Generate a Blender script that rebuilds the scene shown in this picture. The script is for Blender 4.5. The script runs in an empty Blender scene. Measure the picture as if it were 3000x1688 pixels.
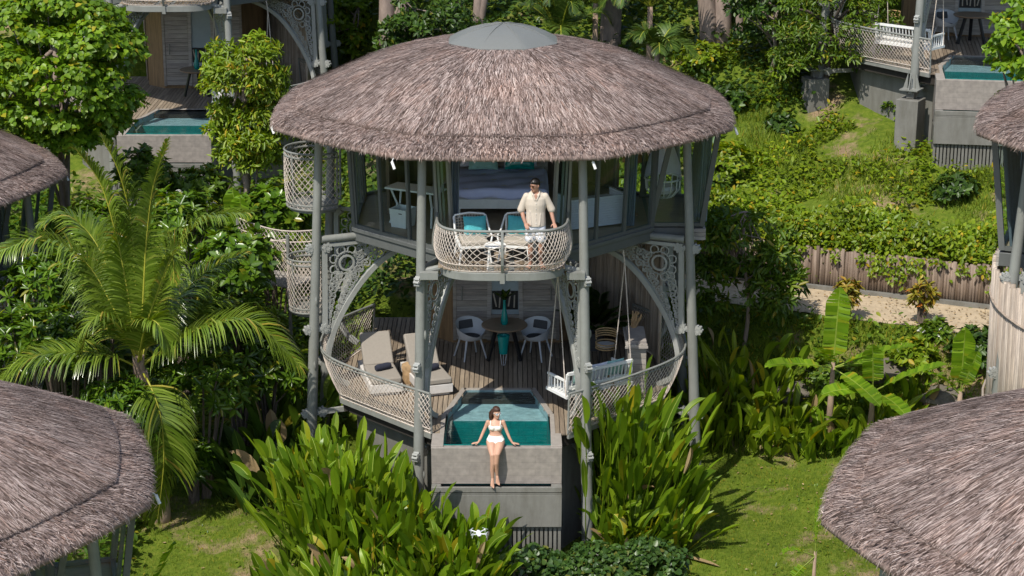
import bpy, bmesh, math, random
import numpy as np
from mathutils import Vector, Matrix
R = math.radians
rnd = random.Random(7)
rng = np.random.default_rng(11)
scene = bpy.context.scene
COL = scene.collection

# ------------------------------------------------------------------ objects
def link(o, parent=None):
    COL.objects.link(o)
    if parent: o.parent = parent
    return o
def tag(o, label=None, cat=None, group=None, kind=None):
    if label: o['label'] = label
    if cat: o['category'] = cat
    if group: o['group'] = group
    if kind: o['kind'] = kind
    return o
def empty(name, loc=(0, 0, 0), rz=0, label=None, cat=None, group=None):
    o = bpy.data.objects.new(name, None)
    o.empty_display_size = .2
    o.location = loc; o.rotation_euler = (0, 0, rz)
    link(o)
    return tag(o, label, cat, group)
def copy_tree(o, parent=None, skip=()):
    c = o.copy(); COL.objects.link(c)
    if parent: c.parent = parent
    for ch in list(KIDS.get(o.name, [])):
        base = ch.name.split('.')[0]
        if base in skip: continue
        cc = copy_tree(ch, c, skip)
        KIDS.setdefault(c.name, []).append(cc)
    return c
KIDS = {}
def adopt(child, parent):
    child.parent = parent
    KIDS.setdefault(parent.name, []).append(child)

# ------------------------------------------------------------------ mesh builder
class MB:
    def __init__(s): s.v = []; s.f = []; s.m = []; s.mi = 0
    def add(s, vs, fs):
        b = len(s.v); s.v.extend([tuple(p) for p in vs])
        s.f.extend([tuple(b + i for i in f) for f in fs]); s.m.extend([s.mi] * len(fs))
    def box(s, c, size, rz=0, rot=None):
        hx, hy, hz = size[0] / 2, size[1] / 2, size[2] / 2
        M = rot if rot is not None else Matrix.Rotation(rz, 3, 'Z')
        vs = [Vector(c) + M @ Vector((x * hx, y * hy, z * hz)) for z in (-1, 1) for x, y in ((-1, -1), (1, -1), (1, 1), (-1, 1))]
        s.add(vs, [(3, 2, 1, 0), (4, 5, 6, 7), (0, 1, 5, 4), (1, 2, 6, 5), (2, 3, 7, 6), (3, 0, 4, 7)])
    def bar(s, p, q, w, h, up=(0, 0, 1)):
        p, q = Vector(p), Vector(q); d = (q - p); L = d.length
        if L < 1e-6: return
        d /= L; x = d.cross(Vector(up))
        if x.length < 1e-4: x = d.cross(Vector((1, 0, 0)))
        x.normalize(); z = x.cross(d)
        M = Matrix((x, d, z)).transposed()
        s.box((p + q) / 2, (w, L, h), rot=M)
    def tube(s, pts, r, n=8, cap=True, closed=False):
        pts = [Vector(p) for p in pts]; k = len(pts)
        rs = r if isinstance(r, (list, tuple)) else [r] * k
        ts = []
        for i in range(k):
            if closed: t = pts[(i + 1) % k] - pts[i - 1]
            else: t = pts[min(i + 1, k - 1)] - pts[max(i - 1, 0)]
            ts.append(t.normalized() if t.length > 1e-9 else Vector((0, 0, 1)))
        u = ts[0].orthogonal().normalized(); vs = []
        for i in range(k):
            u = (u - ts[i] * u.dot(ts[i]))
            u = u.normalized() if u.length > 1e-6 else ts[i].orthogonal().normalized()
            w = ts[i].cross(u)
            for j in range(n):
                a = 2 * math.pi * j / n
                vs.append(pts[i] + (u * math.cos(a) + w * math.sin(a)) * rs[i])
        fs = []
        for i in range(k if closed else k - 1):
            i2 = (i + 1) % k
            for j in range(n):
                j2 = (j + 1) % n
                fs.append((i * n + j, i * n + j2, i2 * n + j2, i2 * n + j))
        if cap and not closed:
            fs.append(tuple(range(n - 1, -1, -1))); fs.append(tuple((k - 1) * n + j for j in range(n)))
        s.add(vs, fs)
    def lathe(s, prof, n=24, c=(0, 0, 0), fn=None):
        vs = []; fs = []; k = len(prof)
        for r, z in prof:
            for j in range(n):
                a = 2 * math.pi * j / n
                q = r * (fn(a) if fn else 1)
                vs.append((c[0] + q * math.sin(a), c[1] - q * math.cos(a), c[2] + z))
        for i in range(k - 1):
            for j in range(n):
                j2 = (j + 1) % n
                fs.append((i * n + j, i * n + j2, (i + 1) * n + j2, (i + 1) * n + j))
        s.add(vs, fs)
    def loft(s, rings, cap=True):
        """rings of equal-length point lists"""
        n = len(rings[0]); vs = [p for r in rings for p in r]; fs = []
        for i in range(len(rings) - 1):
            for j in range(n):
                j2 = (j + 1) % n
                fs.append((i * n + j, i * n + j2, (i + 1) * n + j2, (i + 1) * n + j))
        if cap:
            fs.append(tuple(range(n - 1, -1, -1))); fs.append(tuple((len(rings) - 1) * n + j for j in range(n)))
        s.add(vs, fs)
    def prism(s, poly, z0, z1):
        n = len(poly)
        vs = [(p[0], p[1], z0) for p in poly] + [(p[0], p[1], z1) for p in poly]
        fs = [tuple(range(n - 1, -1, -1)), tuple(range(n, 2 * n))]
        for i in range(n):
            j = (i + 1) % n
            fs.append((i, j, n + j, n + i))
        s.add(vs, fs)
    def plate(s, pts, w, th, P):
        """ribbon along 2-D pts (width w, thickness th); P(u,v,off)->3D"""
        k = len(pts); vs = []; fs = []
        for i in range(k):
            a = pts[max(i - 1, 0)]; b = pts[min(i + 1, k - 1)]
            tx, ty = b[0] - a[0], b[1] - a[1]; l = math.hypot(tx, ty) or 1
            nx, ny = -ty / l, tx / l
            ww = w[i] if isinstance(w, (list, tuple)) else w
            for sg, of in ((1, -1), (-1, -1), (-1, 1), (1, 1)):
                vs.append(P(pts[i][0] + sg * nx * ww / 2, pts[i][1] + sg * ny * ww / 2, of * th / 2))
        for i in range(k - 1):
            for j in range(4):
                j2 = (j + 1) % 4
                fs.append((i * 4 + j, i * 4 + j2, (i + 1) * 4 + j2, (i + 1) * 4 + j))
        fs.append((3, 2, 1, 0)); fs.append(tuple((k - 1) * 4 + j for j in range(4)))
        s.add(vs, fs)
    def build(s, name, mat, parent=None, smooth=False, bevel=0, loc=None):
        me = bpy.data.meshes.new(name)
        me.from_pydata(s.v, [], s.f)
        for m in (mat if isinstance(mat, (list, tuple)) else [mat]): me.materials.append(m)
        if any(s.m): me.polygons.foreach_set('material_index', s.m)
        if smooth:
            me.polygons.foreach_set('use_smooth', [True] * len(me.polygons))
        me.update()
        o = bpy.data.objects.new(name, me); link(o)
        if loc: o.location = loc
        if smooth == 'auto' or bevel:
            try: me.set_sharp_from_angle(angle=R(38))
            except Exception: pass
        if bevel:
            md = o.modifiers.new('bevel', 'BEVEL'); md.width = bevel; md.segments = 2; md.limit_method = 'ANGLE'; md.angle_limit = R(50)
        if parent: adopt(o, parent)
        return o

def np_mesh(name, V, quads, mats, parent=None, mi=None, smooth=False):
    V = np.asarray(V, np.float32); Q = np.asarray(quads, np.int32)
    me = bpy.data.meshes.new(name)
    me.vertices.add(len(V)); me.vertices.foreach_set('co', V.ravel())
    nf, k = Q.shape
    me.loops.add(nf * k); me.loops.foreach_set('vertex_index', Q.ravel())
    me.polygons.add(nf)
    me.polygons.foreach_set('loop_start', np.arange(0, nf * k, k, dtype=np.int32))
    for m in (mats if isinstance(mats, (list, tuple)) else [mats]): me.materials.append(m)
    if mi is not None: me.polygons.foreach_set('material_index', np.asarray(mi, np.int32))
    if smooth: me.polygons.foreach_set('use_smooth', np.ones(nf, bool))
    me.update(calc_edges=True); me.validate()
    o = bpy.data.objects.new(name, me); link(o)
    if parent: adopt(o, parent)
    return o

# ------------------------------------------------------------------ materials
MATS = {}
def newmat(name):
    m = bpy.data.materials.new(name); m.use_nodes = True
    nt = m.node_tree; nt.nodes.clear(); MATS[name] = m
    return m, nt, nt.nodes, nt.links
def nd(nodes, t, **kw):
    n = nodes.new(t)
    for k, v in kw.items(): setattr(n, k, v)
    return n
def ramp(nodes, stops):
    r = nodes.new('ShaderNodeValToRGB'); e = r.color_ramp.elements
    while len(e) < len(stops): e.new(.5)
    for i, (p, c) in enumerate(stops):
        e[i].position = p; e[i].color = (*c, 1)
    return r
def pbr(name, col, rough=.6, var=.15, scale=6, stretch=(1, 1, 1), bump=.1, bscale=None, spec=.4, metal=0, dirt=0, coat=0):
    m, nt, N, L = newmat(name)
    out = nd(N, 'ShaderNodeOutputMaterial'); b = nd(N, 'ShaderNodeBsdfPrincipled')
    L.new(b.outputs[0], out.inputs[0])
    b.inputs['Roughness'].default_value = rough; b.inputs['Specular IOR Level'].default_value = spec
    b.inputs['Metallic'].default_value = metal; b.inputs['Coat Weight'].default_value = coat
    tc = nd(N, 'ShaderNodeTexCoord'); mp = nd(N, 'ShaderNodeMapping'); mp.inputs['Scale'].default_value = stretch
    L.new(tc.outputs['Object'], mp.inputs[0])
    nz = nd(N, 'ShaderNodeTexNoise'); nz.inputs['Scale'].default_value = scale; nz.inputs['Detail'].default_value = 6; nz.inputs['Roughness'].default_value = .65
    L.new(mp.outputs[0], nz.inputs['Vector'])
    lo = tuple(max(0, c * (1 - var)) for c in col); hi = tuple(min(1, c * (1 + var)) for c in col)
    rp = ramp(N, [(.3, lo), (.7, hi)]); L.new(nz.outputs['Fac'], rp.inputs[0])
    src = rp.outputs[0]
    if dirt:
        n2 = nd(N, 'ShaderNodeTexNoise'); n2.inputs['Scale'].default_value = 1.7; n2.inputs['Detail'].default_value = 8; n2.inputs['Roughness'].default_value = .7
        m2 = nd(N, 'ShaderNodeMapping'); m2.inputs['Scale'].default_value = (2.2, 2.2, .5)
        L.new(tc.outputs['Object'], m2.inputs[0]); L.new(m2.outputs[0], n2.inputs['Vector'])
        r2 = ramp(N, [(.42, (0, 0, 0)), (.7, (1, 1, 1))]); L.new(n2.outputs['Fac'], r2.inputs[0])
        mx = nd(N, 'ShaderNodeMix', data_type='RGBA'); mx.inputs['B'].default_value = (col[0] * .62, col[1] * .6, col[2] * .55, 1)
        mu = nd(N, 'ShaderNodeMath', operation='MULTIPLY'); mu.inputs[1].default_value = dirt
        L.new(r2.outputs[0], mu.inputs[0]); L.new(mu.outputs[0], mx.inputs['Factor']); L.new(src, mx.inputs['A']); src = mx.outputs['Result']
    L.new(src, b.inputs['Base Color'])
    if bump:
        bp = nd(N, 'ShaderNodeBump'); bp.inputs['Strength'].default_value = bump; bp.inputs['Distance'].default_value = .02
        if bscale:
            n3 = nd(N, 'ShaderNodeTexNoise'); n3.inputs['Scale'].default_value = bscale; n3.inputs['Detail'].default_value = 3
            L.new(mp.outputs[0], n3.inputs['Vector']); L.new(n3.outputs['Fac'], bp.inputs['Height'])
        else: L.new(nz.outputs['Fac'], bp.inputs['Height'])
        L.new(bp.outputs[0], b.inputs['Normal'])
    return m
def leafmat(name, stops, rough=.42, trans=.3, spec=.35, tcol=None, vein=None):
    """foliage: one colour per leaf (random per island), some light through the blade"""
    m, nt, N, L = newmat(name)
    out = nd(N, 'ShaderNodeOutputMaterial'); b = nd(N, 'ShaderNodeBsdfPrincipled')
    stops = [(p_, (c[0] * 1.06, c[1] * 1.06, c[2] * .9) if c[1] > c[0] else c) for p_, c in stops]
    g = nd(N, 'ShaderNodeNewGeometry'); rp = ramp(N, stops); L.new(g.outputs['Random Per Island'], rp.inputs[0])
    tc = nd(N, 'ShaderNodeTexCoord'); nz = nd(N, 'ShaderNodeTexNoise'); nz.inputs['Scale'].default_value = 1.1; nz.inputs['Detail'].default_value = 3
    L.new(tc.outputs['Object'], nz.inputs['Vector'])
    hs = nd(N, 'ShaderNodeHueSaturation'); mr = nd(N, 'ShaderNodeMapRange')
    mr.inputs['From Min'].default_value = .3; mr.inputs['From Max'].default_value = .7; mr.inputs['To Min'].default_value = .72; mr.inputs['To Max'].default_value = 1.3
    L.new(nz.outputs['Fac'], mr.inputs[0]); L.new(mr.outputs[0], hs.inputs['Value']); L.new(rp.outputs[0], hs.inputs['Color'])
    L.new(hs.outputs[0], b.inputs['Base Color'])
    b.inputs['Roughness'].default_value = rough; b.inputs['Specular IOR Level'].default_value = spec
    t = nd(N, 'ShaderNodeBsdfTranslucent'); h2 = nd(N, 'ShaderNodeHueSaturation'); h2.inputs['Hue'].default_value = .485; h2.inputs['Saturation'].default_value = 1.1; h2.inputs['Value'].default_value = 1.5
    L.new(hs.outputs[0], h2.inputs['Color']); L.new(h2.outputs[0], t.inputs[0])
    mx = nd(N, 'ShaderNodeMixShader'); mx.inputs[0].default_value = trans
    L.new(b.outputs[0], mx.inputs[1]); L.new(t.outputs[0], mx.inputs[2]); L.new(mx.outputs[0], out.inputs[0])
    return m
def glassmat(name, tint=(.82, .9, .88), refl=1.0, rough=.02):
    m, nt, N, L = newmat(name)
    out = nd(N, 'ShaderNodeOutputMaterial'); tr = nd(N, 'ShaderNodeBsdfTransparent'); tr.inputs[0].default_value = (*tint, 1)
    gl = nd(N, 'ShaderNodeBsdfGlossy'); gl.inputs['Roughness'].default_value = rough
    fr = nd(N, 'ShaderNodeFresnel'); fr.inputs['IOR'].default_value = 1.5
    mu = nd(N, 'ShaderNodeMath', operation='MULTIPLY'); L.new(fr.outputs[0], mu.inputs[0])
    ge = nd(N, 'ShaderNodeNewGeometry'); iv = nd(N, 'ShaderNodeMath', operation='SUBTRACT'); iv.inputs[0].default_value = refl; L.new(ge.outputs['Backfacing'], iv.inputs[1]); iv.use_clamp = True; L.new(iv.outputs[0], mu.inputs[1])
    mx = nd(N, 'ShaderNodeMixShader'); L.new(mu.outputs[0], mx.inputs[0]); L.new(tr.outputs[0], mx.inputs[1]); L.new(gl.outputs[0], mx.inputs[2]); L.new(mx.outputs[0], out.inputs[0])
    return m, nt, N, L, gl, fr
def watermat():
    m, nt, N, L, gl, fr = glassmat('pool_water', (.86, .96, .96), 1.0, .03)
    fr.inputs['IOR'].default_value = 1.33
    tc = nd(N, 'ShaderNodeTexCoord'); mp = nd(N, 'ShaderNodeMapping'); mp.inputs['Scale'].default_value = (1, 2.2, 1); L.new(tc.outputs['Object'], mp.inputs[0])
    nz = nd(N, 'ShaderNodeTexNoise'); nz.inputs['Scale'].default_value = 4.5; nz.inputs['Detail'].default_value = 3; L.new(mp.outputs[0], nz.inputs['Vector'])
    bp = nd(N, 'ShaderNodeBump'); bp.inputs['Strength'].default_value = .45; bp.inputs['Distance'].default_value = .06
    L.new(nz.outputs['Fac'], bp.inputs['Height']); L.new(bp.outputs[0], gl.inputs['Normal']); L.new(bp.outputs[0], fr.inputs['Normal'])
    return m
def thatchmat():
    m, nt, N, L = newmat('thatch')
    out = nd(N, 'ShaderNodeOutputMaterial'); b = nd(N, 'ShaderNodeBsdfPrincipled'); L.new(b.outputs[0], out.inputs[0])
    b.inputs['Roughness'].default_value = .85; b.inputs['Specular IOR Level'].default_value = .15
    g = nd(N, 'ShaderNodeNewGeometry')
    rp = ramp(N, [(0, (.05, .034, .026)), (.22, (.125, .088, .074)), (.5, (.235, .172, .148)), (.78, (.375, .292, .26)), (.95, (.55, .455, .405)), (1, (.33, .195, .145))])
    L.new(g.outputs['Random Per Island'], rp.inputs[0])
    tc = nd(N, 'ShaderNodeTexCoord'); nz = nd(N, 'ShaderNodeTexNoise'); nz.inputs['Scale'].default_value = 1.3; nz.inputs['Detail'].default_value = 5
    L.new(tc.outputs['Object'], nz.inputs['Vector'])
    r2 = ramp(N, [(.33, (.8, .79, .79)), (.5, (1, 1, 1)), (.68, (1.1, 1.03, .99))]); L.new(nz.outputs['Fac'], r2.inputs[0])
    mx = nd(N, 'ShaderNodeMix', data_type='RGBA', blend_type='MULTIPLY'); mx.inputs['Factor'].default_value = 1
    L.new(rp.outputs[0], mx.inputs['A']); L.new(r2.outputs[0], mx.inputs['B']); L.new(mx.outputs['Result'], b.inputs['Base Color'])
    return m
def plankmat(name, cols, w, axis=0, rough=.7):
    """boards: one tone per board island plus streaky grain"""
    m, nt, N, L = newmat(name)
    out = nd(N, 'ShaderNodeOutputMaterial'); b = nd(N, 'ShaderNodeBsdfPrincipled'); L.new(b.outputs[0], out.inputs[0])
    b.inputs['Roughness'].default_value = rough; b.inputs['Specular IOR Level'].default_value = .25
    g = nd(N, 'ShaderNodeNewGeometry'); n = len(cols)
    rp = ramp(N, [(i / (n - 1), c) for i, c in enumerate(cols)]); L.new(g.outputs['Random Per Island'], rp.inputs[0])
    tc = nd(N, 'ShaderNodeTexCoord'); mp = nd(N, 'ShaderNodeMapping'); mp.inputs['Scale'].default_value = w; L.new(tc.outputs['Object'], mp.inputs[0])
    nz = nd(N, 'ShaderNodeTexNoise'); nz.inputs['Scale'].default_value = 3; nz.inputs['Detail'].default_value = 7; nz.inputs['Roughness'].default_value = .7; L.new(mp.outputs[0], nz.inputs['Vector'])
    r2 = ramp(N, [(.3, (.6, .6, .62)), (.7, (1.25, 1.22, 1.18))]); L.new(nz.outputs['Fac'], r2.inputs[0])
    mx = nd(N, 'ShaderNodeMix', data_type='RGBA', blend_type='MULTIPLY'); mx.inputs['Factor'].default_value = 1
    L.new(rp.outputs[0], mx.inputs['A']); L.new(r2.outputs[0], mx.inputs['B']); L.new(mx.outputs['Result'], b.inputs['Base Color'])
    return m
def tilemat(name, c1, c2, grout, sx, sy, rough=.35):
    m, nt, N, L = newmat(name)
    out = nd(N, 'ShaderNodeOutputMaterial'); b = nd(N, 'ShaderNodeBsdfPrincipled'); L.new(b.outputs[0], out.inputs[0])
    b.inputs['Roughness'].default_value = rough
    tc = nd(N, 'ShaderNodeTexCoord')
    # sum of x+y so that vertical faces of any heading get rows and columns
    sep = nd(N, 'ShaderNodeSeparateXYZ'); L.new(tc.outputs['Object'], sep.inputs[0])
    cmb = nd(N, 'ShaderNodeCombineXYZ'); L.new(sep.outputs['X'], cmb.inputs['X'])
    ad = nd(N, 'ShaderNodeMath', operation='ADD'); L.new(sep.outputs['Y'], ad.inputs[0]); L.new(sep.outputs['Z'], ad.inputs[1]); L.new(ad.outputs[0], cmb.inputs['Y'])
    br = nd(N, 'ShaderNodeTexBrick'); br.inputs['Scale'].default_value = 1; br.inputs['Brick Width'].default_value = sx; br.inputs['Row Height'].default_value = sy
    br.inputs['Mortar Size'].default_value = .006; br.inputs['Color1'].default_value = (*c1, 1); br.inputs['Color2'].default_value = (*c2, 1); br.inputs['Mortar'].default_value = (*grout, 1)
    L.new(cmb.outputs[0], br.inputs['Vector'])
    nz = nd(N, 'ShaderNodeTexNoise'); nz.inputs['Scale'].default_value = 9; nz.inputs['Detail'].default_value = 6; L.new(tc.outputs['Object'], nz.inputs['Vector'])
    r2 = ramp(N, [(.3, (.8, .8, .8)), (.7, (1.15, 1.15, 1.13))]); L.new(nz.outputs['Fac'], r2.inputs[0])
    mx = nd(N, 'ShaderNodeMix', data_type='RGBA', blend_type='MULTIPLY'); mx.inputs['Factor'].default_value = 1
    L.new(br.outputs['Color'], mx.inputs['A']); L.new(r2.outputs[0], mx.inputs['B']); L.new(mx.outputs['Result'], b.inputs['Base Color'])
    return m
def groundmat():
    m, nt, N, L = newmat('turf_and_soil')
    out = nd(N, 'ShaderNodeOutputMaterial'); b = nd(N, 'ShaderNodeBsdfPrincipled'); L.new(b.outputs[0], out.inputs[0]); b.inputs['Roughness'].default_value = .95; b.inputs['Specular IOR Level'].default_value = .1
    tc = nd(N, 'ShaderNodeTexCoord')
    a = nd(N, 'ShaderNodeTexNoise'); a.inputs['Scale'].default_value = .55; a.inputs['Detail'].default_value = 8; a.inputs['Roughness'].default_value = .65; L.new(tc.outputs['Object'], a.inputs['Vector'])
    c = nd(N, 'ShaderNodeTexNoise'); c.inputs['Scale'].default_value = 7; c.inputs['Detail'].default_value = 8; c.inputs['Roughness'].default_value = .75; L.new(tc.outputs['Object'], c.inputs['Vector'])
    g = ramp(N, [(.3, (.045, .075, .01)), (.5, (.10, .145, .014)), (.7, (.17, .19, .03))]); L.new(c.outputs['Fac'], g.inputs[0])
    s = ramp(N, [(.3, (.16, .11, .06)), (.7, (.34, .25, .15))]); L.new(c.outputs['Fac'], s.inputs[0])
    k = ramp(N, [(.55, (0, 0, 0)), (.64, (1, 1, 1))]); L.new(a.outputs['Fac'], k.inputs[0])
    mx = nd(N, 'ShaderNodeMix', data_type='RGBA'); L.new(k.outputs[0], mx.inputs['Factor']); L.new(g.outputs[0], mx.inputs['A']); L.new(s.outputs[0], mx.inputs['B'])
    L.new(mx.outputs['Result'], b.inputs['Base Color'])
    bp = nd(N, 'ShaderNodeBump'); bp.inputs['Strength'].default_value = .8; bp.inputs['Distance'].default_value = .06; L.new(c.outputs['Fac'], bp.inputs['Height']); L.new(bp.outputs[0], b.inputs['Normal'])
    return m

M_thatch = thatchmat()
M_metal = pbr('grey_green_painted_steel', (.232, .238, .218), .42, .07, 5, bump=.03, dirt=.6)
M_metal_pale = pbr('pale_painted_ironwork', (.335, .34, .315), .45, .08, 6, bump=.03, dirt=.5)
M_metal_dark = pbr('dark_painted_steel', (.105, .11, .105), .45, .08, 5, bump=.02)
M_cap = pbr('perforated_cap', (.165, .17, .158), .5, .05, 60, bump=.5, bscale=90)
M_conc = pbr('painted_concrete', (.185, .18, .16), .8, .1, 4, bump=.08, bscale=40, dirt=.85)
M_deck = plankmat('deck_boards', [(.18, .14, .098), (.25, .20, .145), (.30, .245, .18), (.21, .165, .12)], (9, .6, 3))
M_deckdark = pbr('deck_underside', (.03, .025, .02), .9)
M_clad = plankmat('weathered_cladding', [(.28, .25, .22), (.36, .33, .30), (.43, .40, .36), (.32, .29, .25)], (.8, .8, 9))
M_bamboo = plankmat('bamboo_canes', [(.13, .075, .03), (.21, .13, .06), (.29, .19, .1), (.36, .26, .16)], (6, 6, .5))
M_bamboo_grey = plankmat('weathered_bamboo', [(.30, .25, .2), (.40, .34, .28), (.5, .43, .36), (.24, .18, .13)], (6, 6, .6))
M_ceil = pbr('pale_ceiling', (.5, .45, .38), .9)
M_floor = pbr('interior_floor', (.3, .23, .16), .5, .2, 3, (.6, 6, 1), bump=.02)
M_wallin = pbr('interior_wall', (.17, .13, .095), .8, .25, 5, (6, 6, .5))
M_glass = glassmat('window_glass')[0]
M_water = watermat()
M_tealtile = tilemat('teal_pool_tile', (.002, .15, .14), (.003, .18, .168), (.002, .115, .107), .3, .15)
M_shelf = tilemat('grey_pool_shelf', (.25, .36, .385), (.28, .39, .41), (.22, .33, .35), .4, .2)
M_greytile = tilemat('grey_stone_tile', (.262, .232, .205), (.282, .25, .222), (.243, .215, .19), .62, .13, .6)
M_coping = pbr('stone_coping', (.29, .26, .225), .7, .12, 7, bump=.05)
M_rope = pbr('pale_rope', (.56, .485, .415), .9, .25, 30, bump=0)
M_white = pbr('white_paint', (.76, .76, .73), .45, .05, 8, bump=.01)
M_washed = pbr('lime_washed_timber', (.58, .55, .51), .75, .12, 5, (1, 6, 1), bump=.05)
M_cushion = pbr('grey_cushion', (.28, .25, .21), .9, .06, 20, bump=.03)
M_navy = pbr('navy_towel', (.025, .028, .045), .95, .3, 60, bump=.3)
M_turq = pbr('turquoise_cloth', (.07, .37, .40), .85, .12, 14, bump=.1)
M_mint = pbr('mint_cloth', (.30, .52, .47), .85, .15, 9, bump=.05)
M_teal = pbr('teal_glaze', (.0, .22, .20), .25, .1, 9, bump=.01, spec=.6)
M_duvet = pbr('lavender_grey_duvet', (.64, .68, 1.0), .85, .05, 4, bump=.1)
M_linen = pbr('white_linen', (.66, .66, .72), .85, .05, 6, bump=.1)
M_skin = pbr('tanned_skin', (.52, .30, .205), .5, .06, 12, bump=0, spec=.35)
M_skin2 = pbr('olive_skin', (.40, .215, .145), .5, .06, 12, bump=0, spec=.35)
M_hair = pbr('brown_hair', (.055, .026, .016), .45, .4, 30, (8, 8, 1), bump=.3)
M_hair2 = pbr('black_hair', (.012, .010, .009), .4, .4, 30, bump=.3)
M_shirt = pbr('oatmeal_linen', (.56, .485, .40), .9, .05, 50, bump=.05)
M_ivory = pbr('ivory_swimwear', (.80, .75, .66), .8, .03, 50, bump=.05)
M_lips = pbr('lips', (.36, .12, .10), .5, .05)
M_black = pbr('black_plastic', (.015, .015, .016), .35, .1, bump=0)
M_amber = pbr('amber_lens', (.14, .05, .015), .15, .1, bump=0, spec=.6)
M_log = pbr('raw_timber', (.38, .25, .13), .8, .3, 9, bump=.2)
M_oak = pbr('oak_tabletop', (.24, .165, .105), .35, .25, 4, (1, 8, 1), bump=.02, spec=.5)
M_chair = pbr('grey_moulded_chair', (.46, .48, .50), .5, .04, 10, bump=0)
M_seatpad = pbr('charcoal_pad', (.06, .062, .066), .9, .1, 20, bump=.05)
M_weave = pbr('taupe_weave', (.38, .34, .28), .9, .2, 50, bump=.3)
M_shade = pbr('amber_lampshade', (.36, .20, .07), .8, .1, 20, bump=.05)
M_curtain = pbr('blue_grey_curtain', (.16, .2, .24), .9, .1, 20, bump=.05)
M_cane = pbr('rattan', (.42, .28, .13), .7, .2, 30, bump=.2)
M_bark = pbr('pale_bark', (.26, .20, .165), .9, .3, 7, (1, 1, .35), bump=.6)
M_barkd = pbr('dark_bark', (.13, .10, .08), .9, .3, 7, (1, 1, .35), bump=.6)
M_palmtrunk = pbr('palm_husk', (.30, .215, .155), .95, .3, 12, (1, 1, .3), bump=.6)
M_fence = plankmat('old_bamboo_fence', [(.13, .095, .07), (.2, .15, .115), (.28, .22, .175), (.17, .125, .09)], (6, 6, .8))
M_soil = pbr('sandy_path', (.42, .33, .215), .95, .22, 3.5, bump=.25, bscale=18)
M_rock = pbr('grey_rock', (.13, .112, .09), .9, .3, 3, bump=.6)
M_ground = groundmat()
M_drone = pbr('white_drone_shell', (.8, .8, .8), .4, .02, bump=0)
def dotmat():
    m = pbr('dotted_shorts', (.76, .78, .84), .85, .04, 30, bump=.03)
    N, L = m.node_tree.nodes, m.node_tree.links
    b = next(n for n in N if n.type == 'BSDF_PRINCIPLED'); src = b.inputs['Base Color'].links[0].from_socket
    tc = nd(N, 'ShaderNodeTexCoord'); vo = nd(N, 'ShaderNodeTexVoronoi'); vo.inputs['Scale'].default_value = 11; L.new(tc.outputs['Object'], vo.inputs['Vector'])
    rp = ramp(N, [(.19, (1, 1, 1)), (.23, (0, 0, 0))]); L.new(vo.outputs['Distance'], rp.inputs[0])
    mx = nd(N, 'ShaderNodeMix', data_type='RGBA'); L.new(rp.outputs[0], mx.inputs['Factor']); L.new(src, mx.inputs['A']); mx.inputs['B'].default_value = (.12, .13, .16, 1); L.new(mx.outputs['Result'], b.inputs['Base Color'])
    return m
M_shorts = dotmat()
def lm(name, a, b, c, **k):
    st = [(0, a), (.5, b), (.93, c)]
    if a[1] > a[0]: st.append((.975, (c[0] * 1.75, c[1] * 1.02, c[2])))
    return leafmat(name, st, **k)
L_hibiscus = lm('hibiscus_leaf', (.085, .165, .009), (.125, .225, .011), (.19, .29, .018), trans=.35)
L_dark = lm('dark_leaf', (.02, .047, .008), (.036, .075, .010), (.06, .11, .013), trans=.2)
L_mid = lm('mid_leaf', (.05, .10, .009), (.085, .15, .012), (.14, .205, .018))
L_bright = lm('bright_leaf', (.095, .165, .009), (.15, .225, .012), (.23, .29, .02), trans=.35)
L_whorl = lm('whorl_leaf', (.045, .10, .009), (.08, .155, .011), (.125, .21, .018), rough=.3, spec=.5)
L_helic = lm('paddle_leaf', (.07, .14, .008), (.12, .205, .010), (.19, .275, .015), rough=.35, trans=.3, spec=.45)
L_banana = lm('banana_leaf', (.095, .19, .010), (.14, .25, .013), (.19, .30, .02), rough=.4, trans=.38)
L_midrib = lm('pale_midrib', (.22, .30, .05), (.28, .36, .07), (.34, .42, .10), trans=.2)
L_frond = lm('palm_leaflet', (.08, .135, .013), (.135, .2, .022), (.205, .275, .046), rough=.25, trans=.2, spec=.7)
L_rachis = lm('palm_rachis', (.26, .28, .03), (.33, .33, .035), (.38, .37, .05), trans=.1)
L_grass = lm('grass_blade', (.075, .13, .009), (.135, .20, .013), (.22, .27, .028), trans=.3, rough=.6)
L_dry = lm('dry_leaf', (.20, .13, .06), (.30, .21, .10), (.40, .30, .16), trans=.15, rough=.8)
L_yellow = lm('croton_leaf', (.10, .12, .012), (.26, .22, .02), (.36, .20, .03), trans=.2)
L_stripe = lm('yellow_striped_leaf', (.32, .34, .05), (.45, .45, .09), (.25, .32, .05))
L_olive = lm('olive_ground_leaf', (.030, .07, .017), (.05, .105, .022), (.085, .15, .03), rough=.4, spec=.5)
L_flower = lm('white_petal', (.7, .68, .62), (.78, .76, .7), (.8, .78, .74), trans=.2)
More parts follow.
